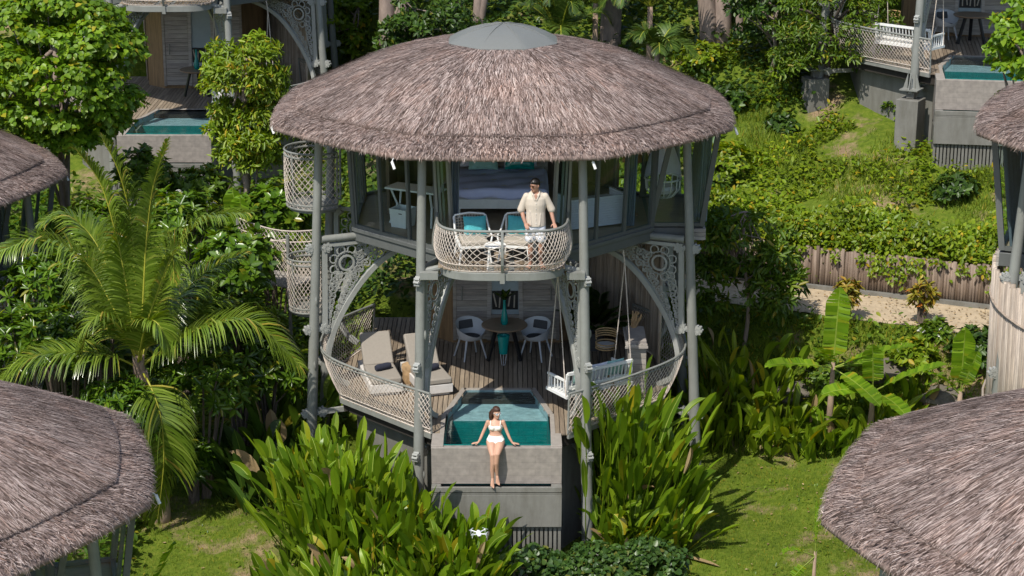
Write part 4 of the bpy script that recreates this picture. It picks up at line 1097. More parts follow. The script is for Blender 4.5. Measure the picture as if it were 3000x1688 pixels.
def glasses(parent, W, frame, lens, name='sunglasses', k=1.):
    fr = MB()
    for s in (-1, 1):
        pts = [W((s * (.034 + .026 * math.cos(a)), -.099 + .012 * abs(math.cos(a)) * (1 if math.cos(a) > 0 else 0), .004 + .02 * math.sin(a))) for a in np.linspace(0, 6.283, 16, endpoint=False)]
        fr.tube(pts, .0042 * k, 5, closed=True); fr.tube([W((s * .06, -.088, .01)), W((s * .08, -.03, .014)), W((s * .079, .02, .008))], .003 * k, 5)
    fr.tube([W((-.01, -.103, .008)), W((.01, -.103, .008))], .003 * k, 5)
    o = fr.build(name, frame, parent)
    ln = MB()
    for s in (-1, 1):
        pts = [W((s * (.034 + .025 * math.cos(a)), -.098 + .012 * abs(math.cos(a)) * (1 if math.cos(a) > 0 else 0), .004 + .019 * math.sin(a))) for a in np.linspace(0, 6.283, 16, endpoint=False)]
        ln.add(pts, [tuple(range(16)) if s > 0 else tuple(range(15, -1, -1))])
    ln.build('lens', lens, o); return o

def cutshell(body, name, mat, pieces, off=.006):
    """garment cut cleanly from the body surface: each piece is a list of (point, normal) planes, kept side = along the normal"""
    out = bmesh.new()
    for planes in pieces:
        bm = bmesh.new(); bm.from_mesh(body.data)
        for co_, no in planes:
            bmesh.ops.bisect_plane(bm, geom=bm.verts[:] + bm.edges[:] + bm.faces[:], plane_co=co_, plane_no=no, clear_inner=True)
        tmp = bpy.data.meshes.new('t'); bm.normal_update()
        for v in bm.verts: v.co += v.normal * off
        bm.to_mesh(tmp); bm.free(); out.from_mesh(tmp); bpy.data.meshes.remove(tmp)
    bmesh.ops.remove_doubles(out, verts=out.verts[:], dist=.0008)
    m2 = bpy.data.meshes.new(name); out.to_mesh(m2); out.free(); m2.materials.clear(); m2.materials.append(mat)
    m2.polygons.foreach_set('material_index', [0] * len(m2.polygons)); m2.polygons.foreach_set('use_smooth', [True] * len(m2.polygons)); m2.update()
    o = bpy.data.objects.new(name, m2); COL.objects.link(o); md = o.modifiers.new('t', 'SOLIDIFY'); md.thickness = .006; md.offset = -1
    adopt(o, body); return o

def man(loc):
    b = MB(); k = .985
    tor = [((0, .0, .80), .12, .085), ((0, .0, .86), .155, .105), ((0, .0, .93), .155, .108), ((0, .0, 1.03), .140, .10), ((0, -.005, 1.14), .150, .105), ((0, -.008, 1.25), .172, .115), ((0, .0, 1.34), .178, .105), ((0, .008, 1.40), .14, .08), ((0, .012, 1.435), .07, .06)]
    b.loft([ellr(c, rx, ry) for c, rx, ry in tor])
    Mh = Matrix.Rotation(R(-48), 3, 'Z') @ Matrix.Rotation(R(6), 3, 'X')
    chain(b, [(0, .012, 1.42), (0, .0, 1.47), (0, -.008, 1.53)], [.06, .055, .055])
    W = head(b, (-.012, -.02, 1.578), Mh, .98)
    for s in (-1, 1):
        chain(b, [(s * .085, 0, .84), (s * .095, -.01, .66), (s * .098, -.005, .47), (s * .098, .012, .30), (s * .1, .02, .08)], [.088, .075, .052, .050, .034])
        foot(b, (s * .1, .02, .06), (s * .14, -.165, .045))
    armR = [(-.185, .005, 1.365), (-.225, .02, 1.22), (-.262, .03, 1.085), (-.235, -.04, .97), (-.195, -.10, .865)]
    armL = [(.185, .005, 1.365), (.235, .02, 1.22), (.285, .025, 1.09), (.315, -.04, .97), (.345, -.10, .865)]
    for A in (armR, armL): chain(b, A, [.056, .047, .041, .037, .027])
    hand(b, armR[-1], (.28, -.75, -.45), (-.1, -.5, .9), (1, 0, 0), .45); hand(b, armL[-1], (.15, -.8, -.35), (0, -.4, .9), (-1, 0, 0), .5)
    body = remesh(b, 'person', M_skin2, vox=.0065, smooth=3)
    tag(body, 'man in cream short-sleeved shirt and dotted white shorts standing on the balcony', 'person'); body.location = loc; body.scale = (k, k, k)
    # hair
    h = MB()
    rr = []
    for z, rx, ry, oy in ((-.03, .060, .05, .052), (.0, .074, .070, .036), (.03, .082, .088, .018), (.055, .084, .103, .006), (.085, .082, .108, .0), (.112, .070, .092, .0), (.132, .052, .066, .0), (.147, .024, .03, .0)):
        rr.append([W((rx * math.sin(a), -ry * math.cos(a) + oy, z)) for a in np.linspace(0, 6.283, 18, endpoint=False)])
    h.loft(rr)
    for i in range(26):
        a = rnd.uniform(-1.2, 1.2); chain(h, [W((.05 * math.sin(a), -.07 * math.cos(a), .10)), W((.075 * math.sin(a) + .01, -.102 * math.cos(a), .082 + rnd.uniform(-.01, .012)))], [.014, .009], 6)
    remesh(h, 'hair', M_hair2, body, .006, 2)
    glasses(body, W, M_black, M_amber, k=.98)
    lp = MB(); lp.tube([W((-.02, -.093, -.064)), W((0, -.1025, -.062)), W((.02, -.093, -.064))], [.003, .005, .003], 6); lp.build('lips', M_lips, body, smooth=True)
    # shirt, open at the collar
    s = MB()
    s.loft([ellr((0, .0, .80), .192, .140), ellr((0, .0, .92), .188, .136), ellr((0, .0, 1.08), .180, .128), ellr((0, -.004, 1.22), .196, .134), ellr((0, .0, 1.33), .2, .122), ellr((0, .010, 1.40), .168, .105, tilt=-.012), ellr((0, .018, 1.44), .108, .09, tilt=-.03), ellr((0, .022, 1.462), .082, .078, tilt=-.045)])
    for A in (armR, armL):
        sg = -1 if A is armR else 1
        chain(s, [Vector(A[0]) + Vector((-sg * .012, 0, .004)), Vector(A[1]) + Vector((sg * .01, 0, 0)), Vector(A[2]) + Vector((sg * .012, 0, .015))], [.068, .069, .075])
    for x, z in ((-.11, 1.1), (.09, 1.05), (.02, .98)): chain(s, [(x, -.112, z), (x * .8, -.125, .84)], [.008, .018], 6)
    chain(s, [(-.07, -.02, 1.46), (-.058, -.095, 1.415), (-.014, -.130, 1.32)], [.012, .019, .012], 8); chain(s, [(.07, -.02, 1.46), (.058, -.095, 1.415), (.014, -.130, 1.32)], [.012, .019, .012], 8)
    chain(s, [(-.06, .03, 1.46), (0, .085, 1.47), (.06, .03, 1.46)], [.014, .016, .014], 8)
    sh = remesh(s, 'shirt', M_shirt, body, .009, 3)
    v = MB(); v.add([(-.032, -.117, 1.412), (.032, -.117, 1.412), (0, -.139, 1.325), (0, -.108, 1.435)], [(0, 2, 1), (0, 1, 3)]); v.build('open_collar', M_skin2, sh)
    bt = MB()
    for z in (1.26, 1.16, 1.06, .96, .87): bt.tube([(0.004, -.137, z), (.004, -.147, z)], .007, 8)
    bt.build('button', M_white, sh)
    g = MB(); g.loft([ellr((0, 0, .74), .17, .115), ellr((0, 0, .84), .178, .122), ellr((0, 0, .93), .165, .118)])
    for q in (-1, 1): chain(g, [(q * .085, 0, .83), (q * .098, -.008, .66), (q * .104, -.008, .55)], [.102, .100, .102])
    remesh(g, 'shorts', M_shorts, body, .009, 3)
    return body

def woman(loc):
    b = MB()
    lean = .10
    L = lambda z: z * lean * 2.0 - .02
    tor = [(.015, .125, .10), (.06, .158, .112), (.11, .155, .105), (.17, .125, .088), (.225, .108, .078), (.28, .118, .083), (.34, .134, .098), (.385, .138, .092), (.43, .135, .07), (.455, .09, .055), (.475, .05, .045)]
    b.loft([ellr((0, L(z), z), rx, ry) for z, rx, ry in tor])
    for s in (-1, 1): chain(b, [(s * .058, L(.345) - .062, .345), (s * .06, L(.33) - .075, .335)], [.052, .046])
    chain(b, [(0, L(.46), .46), (.004, L(.5) - .004, .50), (.01, L(.54) - .012, .55)], [.046, .040, .042])
    Mh = Matrix.Rotation(R(30), 3, 'Z') @ Matrix.Rotation(R(4), 3, 'X')
    W = head(b, (.014, L(.60) - .02, .605), Mh, .93)
    legs = [[(-.082, -.02, .055), (-.072, -.17, .00), (-.052, -.335, -.10), (-.047, -.33, -.26), (-.06, -.315, -.40), (-.055, -.31, -.545)], [(.082, -.02, .055), (.066, -.17, .005), (.03, -.345, -.08), (.015, -.33, -.25), (.02, -.30, -.38), (.03, -.285, -.50)]]
    for A in legs: chain(b, A, [.098, .084, .054, .052, .043, .029])
    foot(b, (-.055, -.31, -.56), (-.06, -.40, -.70), (0, -.8, .5), .86); foot(b, (.03, -.285, -.515), (.045, -.365, -.66), (0, -.8, .5), .86)
    arms = []
    for s in (-1, 1):
        A = [(s * .142, L(.43), .425), (s * .19, L(.33) + .02, .31), (s * .242, .05, .20), (s * .282, .02, .11), (s * .322, -.005, .04)]
        if s > 0: A = [(.142, L(.43), .428), (.185, L(.33) + .01, .315), (.225, .03, .21), (.27, -.005, .115), (.318, -.03, .04)]
        chain(b, A, [.040, .033, .030, .027, .019]); hand(b, A[-1], (s * .95, -.12, -.14), (0, 0, 1), (0, -1, 0), .06, .9); arms.append(A)
    body = remesh(b, 'person', M_skin, vox=.0062, smooth=3)
    tag(body, 'woman in ivory bikini and white sunglasses sitting on the pool edge', 'person'); body.location = loc
    t = cutshell(body, 'bikini_top', M_ivory, [[((0, 0, .292), (0, 0, 1)), ((0, 0, .382), (0, .12, -1)), ((.134, 0, .34), (-1, 0, -.45)), ((-.134, 0, .34), (1, 0, -.45))]], .007)
    st = MB()
    for s in (-1, 1): st.tube([(s * .085, L(.37) - .098, .37), (s * .092, L(.42) - .072, .425), (s * .093, L(.46) - .012, .456), (s * .09, L(.43) + .05, .43), (s * .08, L(.36) + .088, .36)], .010, 8)
    st.build('strap', M_ivory, t, smooth=True)
    pcs = []
    for q in (-1, 1):
        pcs.append([((0, 0, 0), (q, 0, 0)), ((0, 0, .185), (0, 0, -1)), ((q * .175, 0, 0), (-q, 0, 0)), ((q * .012, -.13, .015), (-q * .75, .25, 1)), ((0, -.15, 0), (0, 1, 0))])
    cutshell(body, 'bikini_bottom', M_ivory, pcs, .007)
    h = MB(); rr = []
    for z, rx, ry, oy in ((-.06, .07, .05, .055), (-.02, .080, .072, .038), (.02, .086, .088, .022), (.055, .086, .105, .006), (.085, .08, .105, .0), (.112, .07, .092, .0), (.134, .05, .064, .0), (.147, .022, .03, .0)):
        rr.append([W((rx * .93 * math.sin(a), (-ry * math.cos(a) + oy) * .93, z * .93)) for a in np.linspace(0, 6.283, 18, endpoint=False)])
    h.loft(rr)
    for i in range(22):
        a = rnd.uniform(-.9, 1.0); x0 = .06 * math.sin(a); y0 = .055 + .03 * math.cos(a)
        p0 = Vector(W((x0 - .02, y0, .03))); sx = -.09 + .07 * (i / 22) + rnd.uniform(-.02, .02)
        e = Vector((sx - .01, L(.40) + .075 + rnd.uniform(-.02, .03), .40 + rnd.uniform(-.04, .06)))
        chain(h, [p0, p0.lerp(e, .4) + Vector((-.025, .02, .02)), p0.lerp(e, .75) + Vector((-.012, .01, .0)), e], [.026, .028, .024, .010], 7)
    for i in range(8):
        p0 = Vector(W((-.07, -.01 + .008 * i, .05))); e = Vector((-.105 + .008 * i, L(.43) + .0, .435 + rnd.uniform(-.03, .02)))
        chain(h, [p0, p0.lerp(e, .5) + Vector((-.022, -.0, 0)), e], [.016, .022, .010], 7)
    for i in range(6):
        p0 = Vector(W((.07, .01 + .01 * i, .05))); e = Vector(W((.072, .045, -.13))); chain(h, [p0, p0.lerp(e, .5) + Vector((.012, .01, 0)), e], [.014, .018, .010], 7)
    remesh(h, 'hair', M_hair, body, .006, 2)
    glasses(body, W, M_white, M_chair, k=.93)
    lp = MB(); lp.tube([W((-.019, -.0925, -.064)), W((0, -.1025, -.062)), W((.019, -.0925, -.064))], [.003, .0055, .003], 6); lp.build('lips', M_lips, body, smooth=True)
    return body
# ================================================================== TERRAIN
def ss(a, b, x): t = np.clip((x - a) / (b - a), 0, 1); return t * t * (3 - 2 * t)
def path_y(x): return np.interp(x, [-8, 2.5, 4, 6.5, 11, 16], [5.3, 5.3, 4.75, 3.65, 1.75, 1.3])
def H(x, y):
    x = np.asarray(x, float); y = np.asarray(y, float)
    t = y - path_y(x)
    zr = np.interp(t, [-60, -24, -12, -8, -4.2, -3.3, -1.5, -1.05, 1.05, 1.3, 1.5, 9, 16, 60], [-16, -6.0, -2.8, -2.5, -2.32, -2.05, .05, .3, .3, .3, 1.05, 3.9, 7.2, 26])
    zl = np.interp(y, [-70, -20, -12, -6, -3, 2, 6, 10, 14, 18, 60], [-18, -7.5, -5.5, -3.1, -2.6, -2.1, -1.3, .1, .9, 3.2, 22])
    k = ss(-5.6, -2.6, x); z = zr * k + zl * (1 - k)
    flat = (np.abs(t) < 1.15) * k
    n = .10 * np.sin(x * 1.3 + .7 * y) * np.sin(y * 1.1 - .4 * x) + .05 * np.sin(3.1 * x + 1) * np.sin(2.7 * y)
    bk = np.clip((t - 1.3) / 2, 0, 1) * k
    z = z + n * (1 - flat) * (1 + 1.2 * bk)
    for vx, vy, vz in ((-8.8, 15.9, 2.45), (12.2, 11.9, 4.66)):     # level pads cut under the two far villas
        d = np.hypot(x - vx, y - vy); zt = np.minimum(z, vz - .9 - .25 * np.clip(vy - y, -2, 4)); z = z + (zt - z) * ss(5.6, 4.2, d)
    return z
def gz(x, y): return float(H(x, y))
def gp(px, py):
    """point of the ground seen in direction px, py"""
    r = ray(px, py); t = 20.
    while t < 90:
        p = CAM + r * t
        if p.z < gz(p.x, p.y): break
        t += .05
    return CAM + r * t
def terrain():
    xs = np.unique(np.r_[np.linspace(-90, -16, 30), np.arange(-16, 18, .22), np.linspace(18, 90, 30)])
    ys = np.unique(np.r_[np.linspace(-70, -18, 24), np.arange(-18, 24, .22), np.linspace(24, 110, 30)])
    X, Y = np.meshgrid(xs, ys, indexing='ij'); Z = H(X, Y)
    V = np.stack([X, Y, Z], -1).reshape(-1, 3); n = len(ys)
    i = np.arange((len(xs) - 1) * (n - 1)); a = (i // (n - 1)) * n + i % (n - 1)
    o = np_mesh('ground', V, np.stack([a, a + n, a + n + 1, a + 1], 1), M_ground, smooth=True); tag(o, kind='structure', label='grassy hillside ground')
    # sandy path
    vs = []; fs = []; xx = np.arange(1.5, 16.1, .25); m = 8
    for x in xx:
        for j in range(m + 1):
            tt = -1.02 + 2.1 * j / m; y = float(path_y(x)) + tt + .05 * math.sin(x * 3 + j); vs.append((x, y, gz(x, y) + .012 + .012 * math.sin(5 * x + 2 * j)))
    for i in range(len(xx) - 1):
        for j in range(m): q = i * (m + 1) + j; fs.append((q, q + m + 1, q + m + 2, q + 1))
    mb = MB(); mb.add(vs, fs); o = mb.build('path', M_soil, smooth=True); tag(o, kind='structure', label='sandy footpath below the bamboo fence')
    kb = MB(); pts = [(x, float(path_y(x)) + 1.05, .34) for x in xx]
    for a_, b_ in zip(pts, pts[1:]): kb.bar(a_, b_, .12, .12)
    tag(kb.build('kerb', M_conc), kind='structure', label='low kerb between path and fence')
    # bamboo retaining fence
    f = MB(); x = 1.5
    while x < 15.8:
        y = float(path_y(x)) + 1.16; h = 1.1 + rnd.uniform(-.06, .06); f.tube([(x, y, .2), (x + rnd.uniform(-.02, .02), y - .02, .28 + h * .9)], rnd.uniform(.034, .052), 6); x += .06
    o = f.build('bamboo_fence', M_fence, smooth=True); tag(o, 'weathered bamboo cane fence holding the green slope above the sandy path', 'fence')

# ================================================================== LEAF SCATTER
T_HEART = (np.array([[0, 0, 0], [.36, .12, .06], [.40, .48, .05], [0, 1, -.14], [-.40, .48, .05], [-.36, .12, .06]]), np.array([[0, 1, 2, 3], [0, 3, 4, 5]]))
T_LANCE = (np.array([[0, 0, 0], [.13, .3, .05], [.13, .66, .0], [0, 1, -.16], [-.13, .66, .0], [-.13, .3, .05]]), np.array([[0, 1, 2, 3], [0, 3, 4, 5]]))
T_OVAL = (np.array([[0, 0, 0], [.22, .25, .05], [.24, .6, .03], [0, 1, -.1], [-.24, .6, .03], [-.22, .25, .05]]), np.array([[0, 1, 2, 3], [0, 3, 4, 5]]))
T_BLADE = (np.array([[-.05, 0, 0], [.05, 0, 0], [.035, .6, .06], [-.035, .6, .06], [.008, 1, .0], [-.008, 1, .0]]), np.array([[0, 1, 2, 3], [3, 2, 4, 5]]))
def nz_(v): return v / np.maximum(1e-9, np.linalg.norm(v, axis=-1, keepdims=True))
class Leaves:
    def __init__(s): s.V = []; s.F = []; s.mi = []; s.n = 0
    def add(s, T, pos, yd, nd_, sc, mi=0):
        Tv, Tf = T; pos = np.atleast_2d(pos); n = len(pos)
        y = nz_(yd); x = nz_(np.cross(y, nd_)); z = np.cross(x, y); sc = np.broadcast_to(np.asarray(sc, float), (n,))[:, None, None]
        V = pos[:, None, :] + sc * (Tv[None, :, 0:1] * x[:, None] + Tv[None, :, 1:2] * y[:, None] + Tv[None, :, 2:3] * z[:, None])
        F = Tf[None] + (np.arange(n) * len(Tv))[:, None, None] + s.n
        s.V.append(V.reshape(-1, 3)); s.F.append(F.reshape(-1, 4)); s.mi.append(np.full(n * len(Tf), mi)); s.n += n * len(Tv)
    def raw(s, V, F, mi=0):
        V = np.asarray(V, float); F = np.asarray(F); s.V.append(V); s.F.append(F + s.n); s.mi.append(np.full(len(F), mi)); s.n += len(V)
    def build(s, name, mats, parent=None):
        return np_mesh(name, np.concatenate(s.V), np.concatenate(s.F), mats, parent, np.concatenate(s.mi))
def rdir(n):
    v = rng.normal(size=(n, 3)); return nz_(v)
def crown(L, centers, radii, per, size, T=T_OVAL, up=.5, droop=.25, mi=0, fill=.35):
    for c, r in zip(np.atleast_2d(centers), np.broadcast_to(radii, (len(np.atleast_2d(centers)),))):
        n = max(4, int(per * rng.uniform(.75, 1.25))); d = rdir(n); d[:, 2] = np.abs(d[:, 2]) * .8 + d[:, 2] * .2; d = nz_(d)
        k = (1 - fill * rng.random(n) ** 1.5)[:, None]
        p = np.asarray(c) + d * k * r * np.array([1, 1, .75])
        t = nz_(np.cross(d, rdir(n))); yd = nz_(d * .55 + t * .8 - np.array([0, 0, droop])); nd_ = nz_(d + np.array([0, 0, up]) + rdir(n) * .35)
        L.add(T, p, yd, nd_, size * rng.uniform(.7, 1.3, n), mi)
def whorl(L, tips, axes, per, size, T=T_LANCE, mi=0):
    tips = np.atleast_2d(tips); axes = np.atleast_2d(axes)
    for p, a in zip(tips, axes):
        a = a / np.linalg.norm(a); u = nz_(np.cross(a, [.3, .5, .8])); w = np.cross(a, u); n = per + int(rng.integers(-2, 3))
        q = np.arange(n) / n * 2 * math.pi * 2.3 + rng.random() * 6; el = rng.uniform(.0, .75, n)
        d = (u * np.cos(q)[:, None] + w * np.sin(q)[:, None]) * np.cos(el)[:, None] + a * np.sin(el)[:, None]
        L.add(T, p + d * size * .05 - a * rng.random((n, 1)) * size * .3, d, np.tile(a, (n, 1)) + rdir(n) * .2, size * rng.uniform(.7, 1.15, n), mi)
def dome_pts(c, rx, ry, rz, n, zmin=-.15):
    d = rdir(n * 3); d = d[d[:, 2] > zmin][:n]
    return np.asarray(c) + d * np.array([rx, ry, rz]) * rng.uniform(.72, 1.05, (len(d), 1)), d
def limb_tree(name, base, top, r0, clusters, bark, parent, nl=12, kink=.12):
    """tapered trunk with limbs running out to the leaf clusters"""
    m = MB(); b, t = Vector(base), Vector(top); pts = []; rs = []
    for i in range(8):
        k = i / 7; pts.append(b.lerp(t, k) + Vector((math.sin(k * 5 + b.x) * kink, math.cos(k * 4 + b.y) * kink, 0)) * math.sin(math.pi * k)); rs.append(r0 * (1 - .55 * k) * (1.35 if i == 0 else 1))
    m.tube(pts, rs, 12)
    sel = list(clusters); rnd.shuffle(sel)
    for c in sel[:nl]:
        s = pts[rnd.randint(3, 7)]; c = Vector(c); mid = s.lerp(c, .5) + Vector((rnd.uniform(-.15, .15), rnd.uniform(-.15, .15), .12)); m.tube([s, mid, c], [r0 * .34, r0 * .22, r0 * .08], 6)
    return m.build(name, bark, parent, smooth=True)
def blade(L, P0, P1, P2, w, face, n=8, fold=.25, shape='paddle', mi=0, rib=1, wave=0., tears=0):
    """big leaf along a quadratic curve: two half-blades folded on the midrib, plus the midrib itself"""
    P0, P1, P2 = map(np.asarray, (P0, P1, P2)); t = np.linspace(0, 1, n + 1)[:, None]
    c = (1 - t) ** 2 * P0 + 2 * t * (1 - t) * P1 + t * t * P2; tg = nz_(np.gradient(c, axis=0)); face = np.asarray(face, float)
    x = nz_(np.cross(tg, face)); z = np.cross(x, tg); k = np.linspace(0, 1, n + 1)
    if shape == 'paddle': pr = np.sin(np.pi * np.clip(k * .93 + .05, 0, 1)) ** .55
    else: pr = np.minimum(1, (k / .12) ** .6) * np.minimum(1, ((1 - k) / .22 + .02)) ** .6
    pr[-1] = .05
    hw = (w / 2 * pr)[:, None]
    wv = (wave * np.sin(k * 23 + rng.random() * 6))[:, None]
    for s in (1, -1):
        e = c + s * x * hw + z * (hw * fold + wv * s)
        if tears:
            V = []; F = []
            for i in range(n):
                g = tg[i] * (.012 if rng.random() < tears else 0); o = len(V); V += [c[i], c[i + 1], e[i + 1] - g - z[i] * (.05 * (rng.random() < tears)), e[i] + g]; F.append([o, o + 1, o + 2, o + 3])
            L.raw(V, F, mi)
        else:
            V = np.concatenate([c, e]); i = np.arange(n); L.raw(V, np.stack([i, i + 1, i + n + 2, i + n + 1], 1), mi)
    if rib is not None:
        rw = (w * .028 * (1.1 - k))[:, None] + .003; V = np.concatenate([c + x * rw + z * .006, c - x * rw + z * .006]); i = np.arange(n); L.raw(V, np.stack([i, i + 1, i + n + 2, i + n + 1], 1), rib)
def stalk(L, P0, P1, r, mi):
    P0, P1 = np.asarray(P0, float), np.asarray(P1, float); d = nz_(P1 - P0); u = nz_(np.cross(d, [.3, .8, .1])); w = np.cross(d, u)
    V = [P + r * k * (u * math.cos(a) + w * math.sin(a)) for P, k in ((P0, 1.2), (P1, .8)) for a in (0, 2.1, 4.2)]
    L.raw(V, [[0, 1, 4, 3], [1, 2, 5, 4], [2, 0, 3, 5]], mi)
def paddle_clump(name, label, pts, n, h, spread, lw=.15, ll=.85, cat='plant', group=None, mats=None, lean=(0, 0), flowers=0, dead=.03):
    """crowded upright paddle leaves rising and fanning out from the ground points pts"""
    L = Leaves(); pts = [np.asarray(p, float) for p in pts]; cen = np.mean(pts, 0)
    for i in range(n):
        b = pts[rng.integers(len(pts))] + np.r_[rng.normal(0, .16, 2), 0]; b[2] = gz(b[0], b[1]) - .03
        out = nz_(np.r_[(b - cen)[:2] * .5 + rng.normal(0, .5, 2), 0][None])[0]
        q = abs(rng.normal(0, spread)) + .04; hh = h * rng.uniform(.3, 1.05)
        d = nz_((np.array([lean[0], lean[1], 1]) + out * q)[None])[0]
        L1 = ll * (rng.uniform(.7, 1.1) if rng.random() < .65 else rng.uniform(1.1, 1.5)); wk = 1.0 if L1 < ll * 1.1 else .72; s0 = b + d * max(.05, hh - L1); bend = rng.uniform(.0, .35) if rng.random() < .7 else rng.uniform(.4, 1.1)
        e1 = s0 + d * L1 * .55; e2 = e1 + nz_((d + out * bend - np.array([0, 0, bend * .6]))[None])[0] * L1 * .45
        if any(-1.5 < q[0] < 1.3 and q[1] > -5.05 for q in (s0, e1, e2)) or (abs(e2[0]) < 3.2 and e2[1] > -2.2 + .5 * abs(e2[0]) * 0 and e2[2] > -.4 and e2[1] > -2.0): continue
        # the blade faces up and outwards with a random roll
        fc = nz_((np.array([0, 0, .6]) - out * .3 + rdir(1)[0] * .7)[None])[0]
        stalk(L, b, s0, .014, 0)
        m_ = 2 if rng.random() < dead else 0
        blade(L, s0, e1, e2, lw * wk * rng.uniform(.7, 1.2), fc, 6, rng.uniform(.1, .9), mi=m_, rib=1 if m_ == 0 else None)
    o = L.build(name, mats or [L_helic, L_midrib, L_dry]); return tag(o, label, cat, group)
def banana(name, label, base, leaves, hstem, r=.07, mats=None, group=None):
    """leaves: (azimuth deg, elevation deg, length, width, droop)"""
    t = empty(name, tuple(base), 0, label, 'banana plant', group)
    m = MB(); m.tube([(0, 0, -.1), (.02, .01, hstem * .5), (.03, 0, hstem)], [r * 1.2, r, r * .6], 10); m.build('stem', M_palmtrunk, t, smooth=True)
    for az, el, ln, w, dr in leaves:
        L = Leaves(); d = np.array([math.sin(R(az)) * math.cos(R(el)), -math.cos(R(az)) * math.cos(R(el)), math.sin(R(el))])
        p0 = np.array([.03, 0, hstem * .93]); s = p0 + d * .28; p1 = s + d * ln * .5; p2 = p1 + nz_((d - np.array([0, 0, dr]))[None])[0] * ln * .5
        side = nz_(np.cross(d, [0, 0, 1.])[None])[0]; up = nz_(((np.array([-.25, -1, .45]) if el > 60 else np.cross(side, d)) + rng.normal(0, .12, 3))[None])[0]
        stalk(L, p0, s, .02, 1); blade(L, s, p1, p2, w, up, 22, .22, 'banana', wave=.012, tears=.22); L.build('leaf', mats or [L_banana, L_midrib], t)
    return t
def frond(pts, ll, n, parent, droop=.5, stiff=.0, mats=None, fold=.3):
    """feather frond: rachis along pts, n leaflets a side"""
    P = smooth_poly(pts, 24); C = np.array([tuple(p) for p in P]); seg = np.r_[0, np.cumsum(np.linalg.norm(np.diff(C, axis=0), axis=1))]; T = seg[-1]; L = Leaves()
    q = np.linspace(.14, .995, n); s = q * T
    c = np.stack([np.interp(s, seg, C[:, i]) for i in range(3)], 1); c2 = np.stack([np.interp(np.minimum(s + .03, T), seg, C[:, i]) for i in range(3)], 1); c1 = np.stack([np.interp(s - .03, seg, C[:, i]) for i in range(3)], 1)
    tg = nz_(c2 - c1); up = np.array([0, 0, 1.]); side = np.cross(tg, up); ln_ = np.linalg.norm(side, axis=1, keepdims=True); side = np.where(ln_ > .12, side / np.maximum(ln_, 1e-6), np.array([1., 0, 0])); nrm = np.cross(side, tg)
    ln = ll * np.sin(np.pi * np.clip(q * .78 + .2, 0, 1)) ** .55
    for sg in (1, -1):
        d0 = nz_(sg * side * (1 - .45 * q[:, None]) + tg * (.42 + .5 * q[:, None]) + nrm * fold + rng.normal(0, .07, (n, 3)))
        p = [c]; d = d0
        for j in range(4):
            p.append(p[-1] + d * (ln / 4)[:, None]); d = nz_(d - np.array([0, 0, 1.]) * droop * (.35 + .3 * j) * rng.uniform(.8, 1.25, (n, 1)))
        wv = nz_(np.cross(d0, nrm)) * 1.; V = []
        for j, k in enumerate((.55, 1, .85, .6, .08)): hw = .0195 * k; V += [p[j] + wv * hw, p[j] - wv * hw]
        V = np.stack(V, 1).reshape(-1, 3); F = np.array([[2 * j, 2 * j + 1, 2 * j + 3, 2 * j + 2] for j in range(4)]); L.raw(V, (F[None] + np.arange(n)[:, None, None] * 10).reshape(-1, 4), 0)
    m = MB(); k = len(P); m.tube(P, [.022 * (1 - .8 * i / k) + .003 for i in range(k)], 6)
    L.raw(np.array([tuple(v) for v in m.v]), np.array([f for f in m.f if len(f) == 4]), 1)
    return L.build('frond', mats or [L_frond, L_rachis], parent)
def shrub(name, label, c, rx, ry, rz, tips, size, per=10, T=T_LANCE, mat=None, flowers=0, group=None, cat='shrub', core=True):
    """rounded shrub of leaf whorls on a frame of stems"""
    t = empty(name, (c[0], c[1], gz(c[0], c[1])), 0, label, cat, group); z0 = c[2] - gz(c[0], c[1])
    p, d = dome_pts((0, 0, z0), rx, ry, rz, tips, -.45); L = Leaves(); ax = nz_(d + np.array([0, 0, .7])); whorl(L, p, ax, per, size, T)
    p2, d2 = dome_pts((0, 0, z0), rx * .75, ry * .75, rz * .75, tips // 2, -.6); whorl(L, p2, nz_(d2 + np.array([0, 0, .5])), per, size, T)
    L.build('foliage', [mat or L_whorl], t)
    if flowers:
        Lf = Leaves()
        for i in rng.integers(0, len(p), flowers):
            f = p[i] + ax[i] * size * .25
            for j in range(5): whorl(Lf, f + rng.normal(0, .05, 3), ax[i], 5, .05, T_OVAL)
        Lf.build('blossom', [L_flower], t)
    m = MB()
    for i in range(min(10, len(p))): m.tube([(rnd.uniform(-.1, .1), rnd.uniform(-.1, .1), -.1), tuple(p[i] * .45 + np.array([0, 0, z0 * .3])), tuple(p[i])], [.035, .022, .01], 5)
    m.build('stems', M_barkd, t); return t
def leafy_tree(name, label, base, top, r0, cents, radii, per, size, T, mat, bark, group=None, nl=14, up=.5, droop=.25):
    t = empty(name, tuple(base), 0, label, 'tree', group); b = np.asarray(base, float)
    cl = np.asarray(cents, float) - b; limb_tree('trunk', (0, 0, -.3), tuple(np.asarray(top, float) - b), r0, [tuple(c) for c in cl], bark, t, nl)
    L = Leaves(); crown(L, cl, radii, per, size, T, up, droop); L.build('crown', [mat], t); return t
def ellipsoid_clusters(c, rx, ry, rz, n, zmin=-.9, shell_=.55):
    d = rdir(n * 2); d = d[d[:, 2] > zmin][:n]; return np.asarray(c) + d * np.array([rx, ry, rz]) * (shell_ + (1 - shell_) * rng.random((len(d), 1)) ** .5)
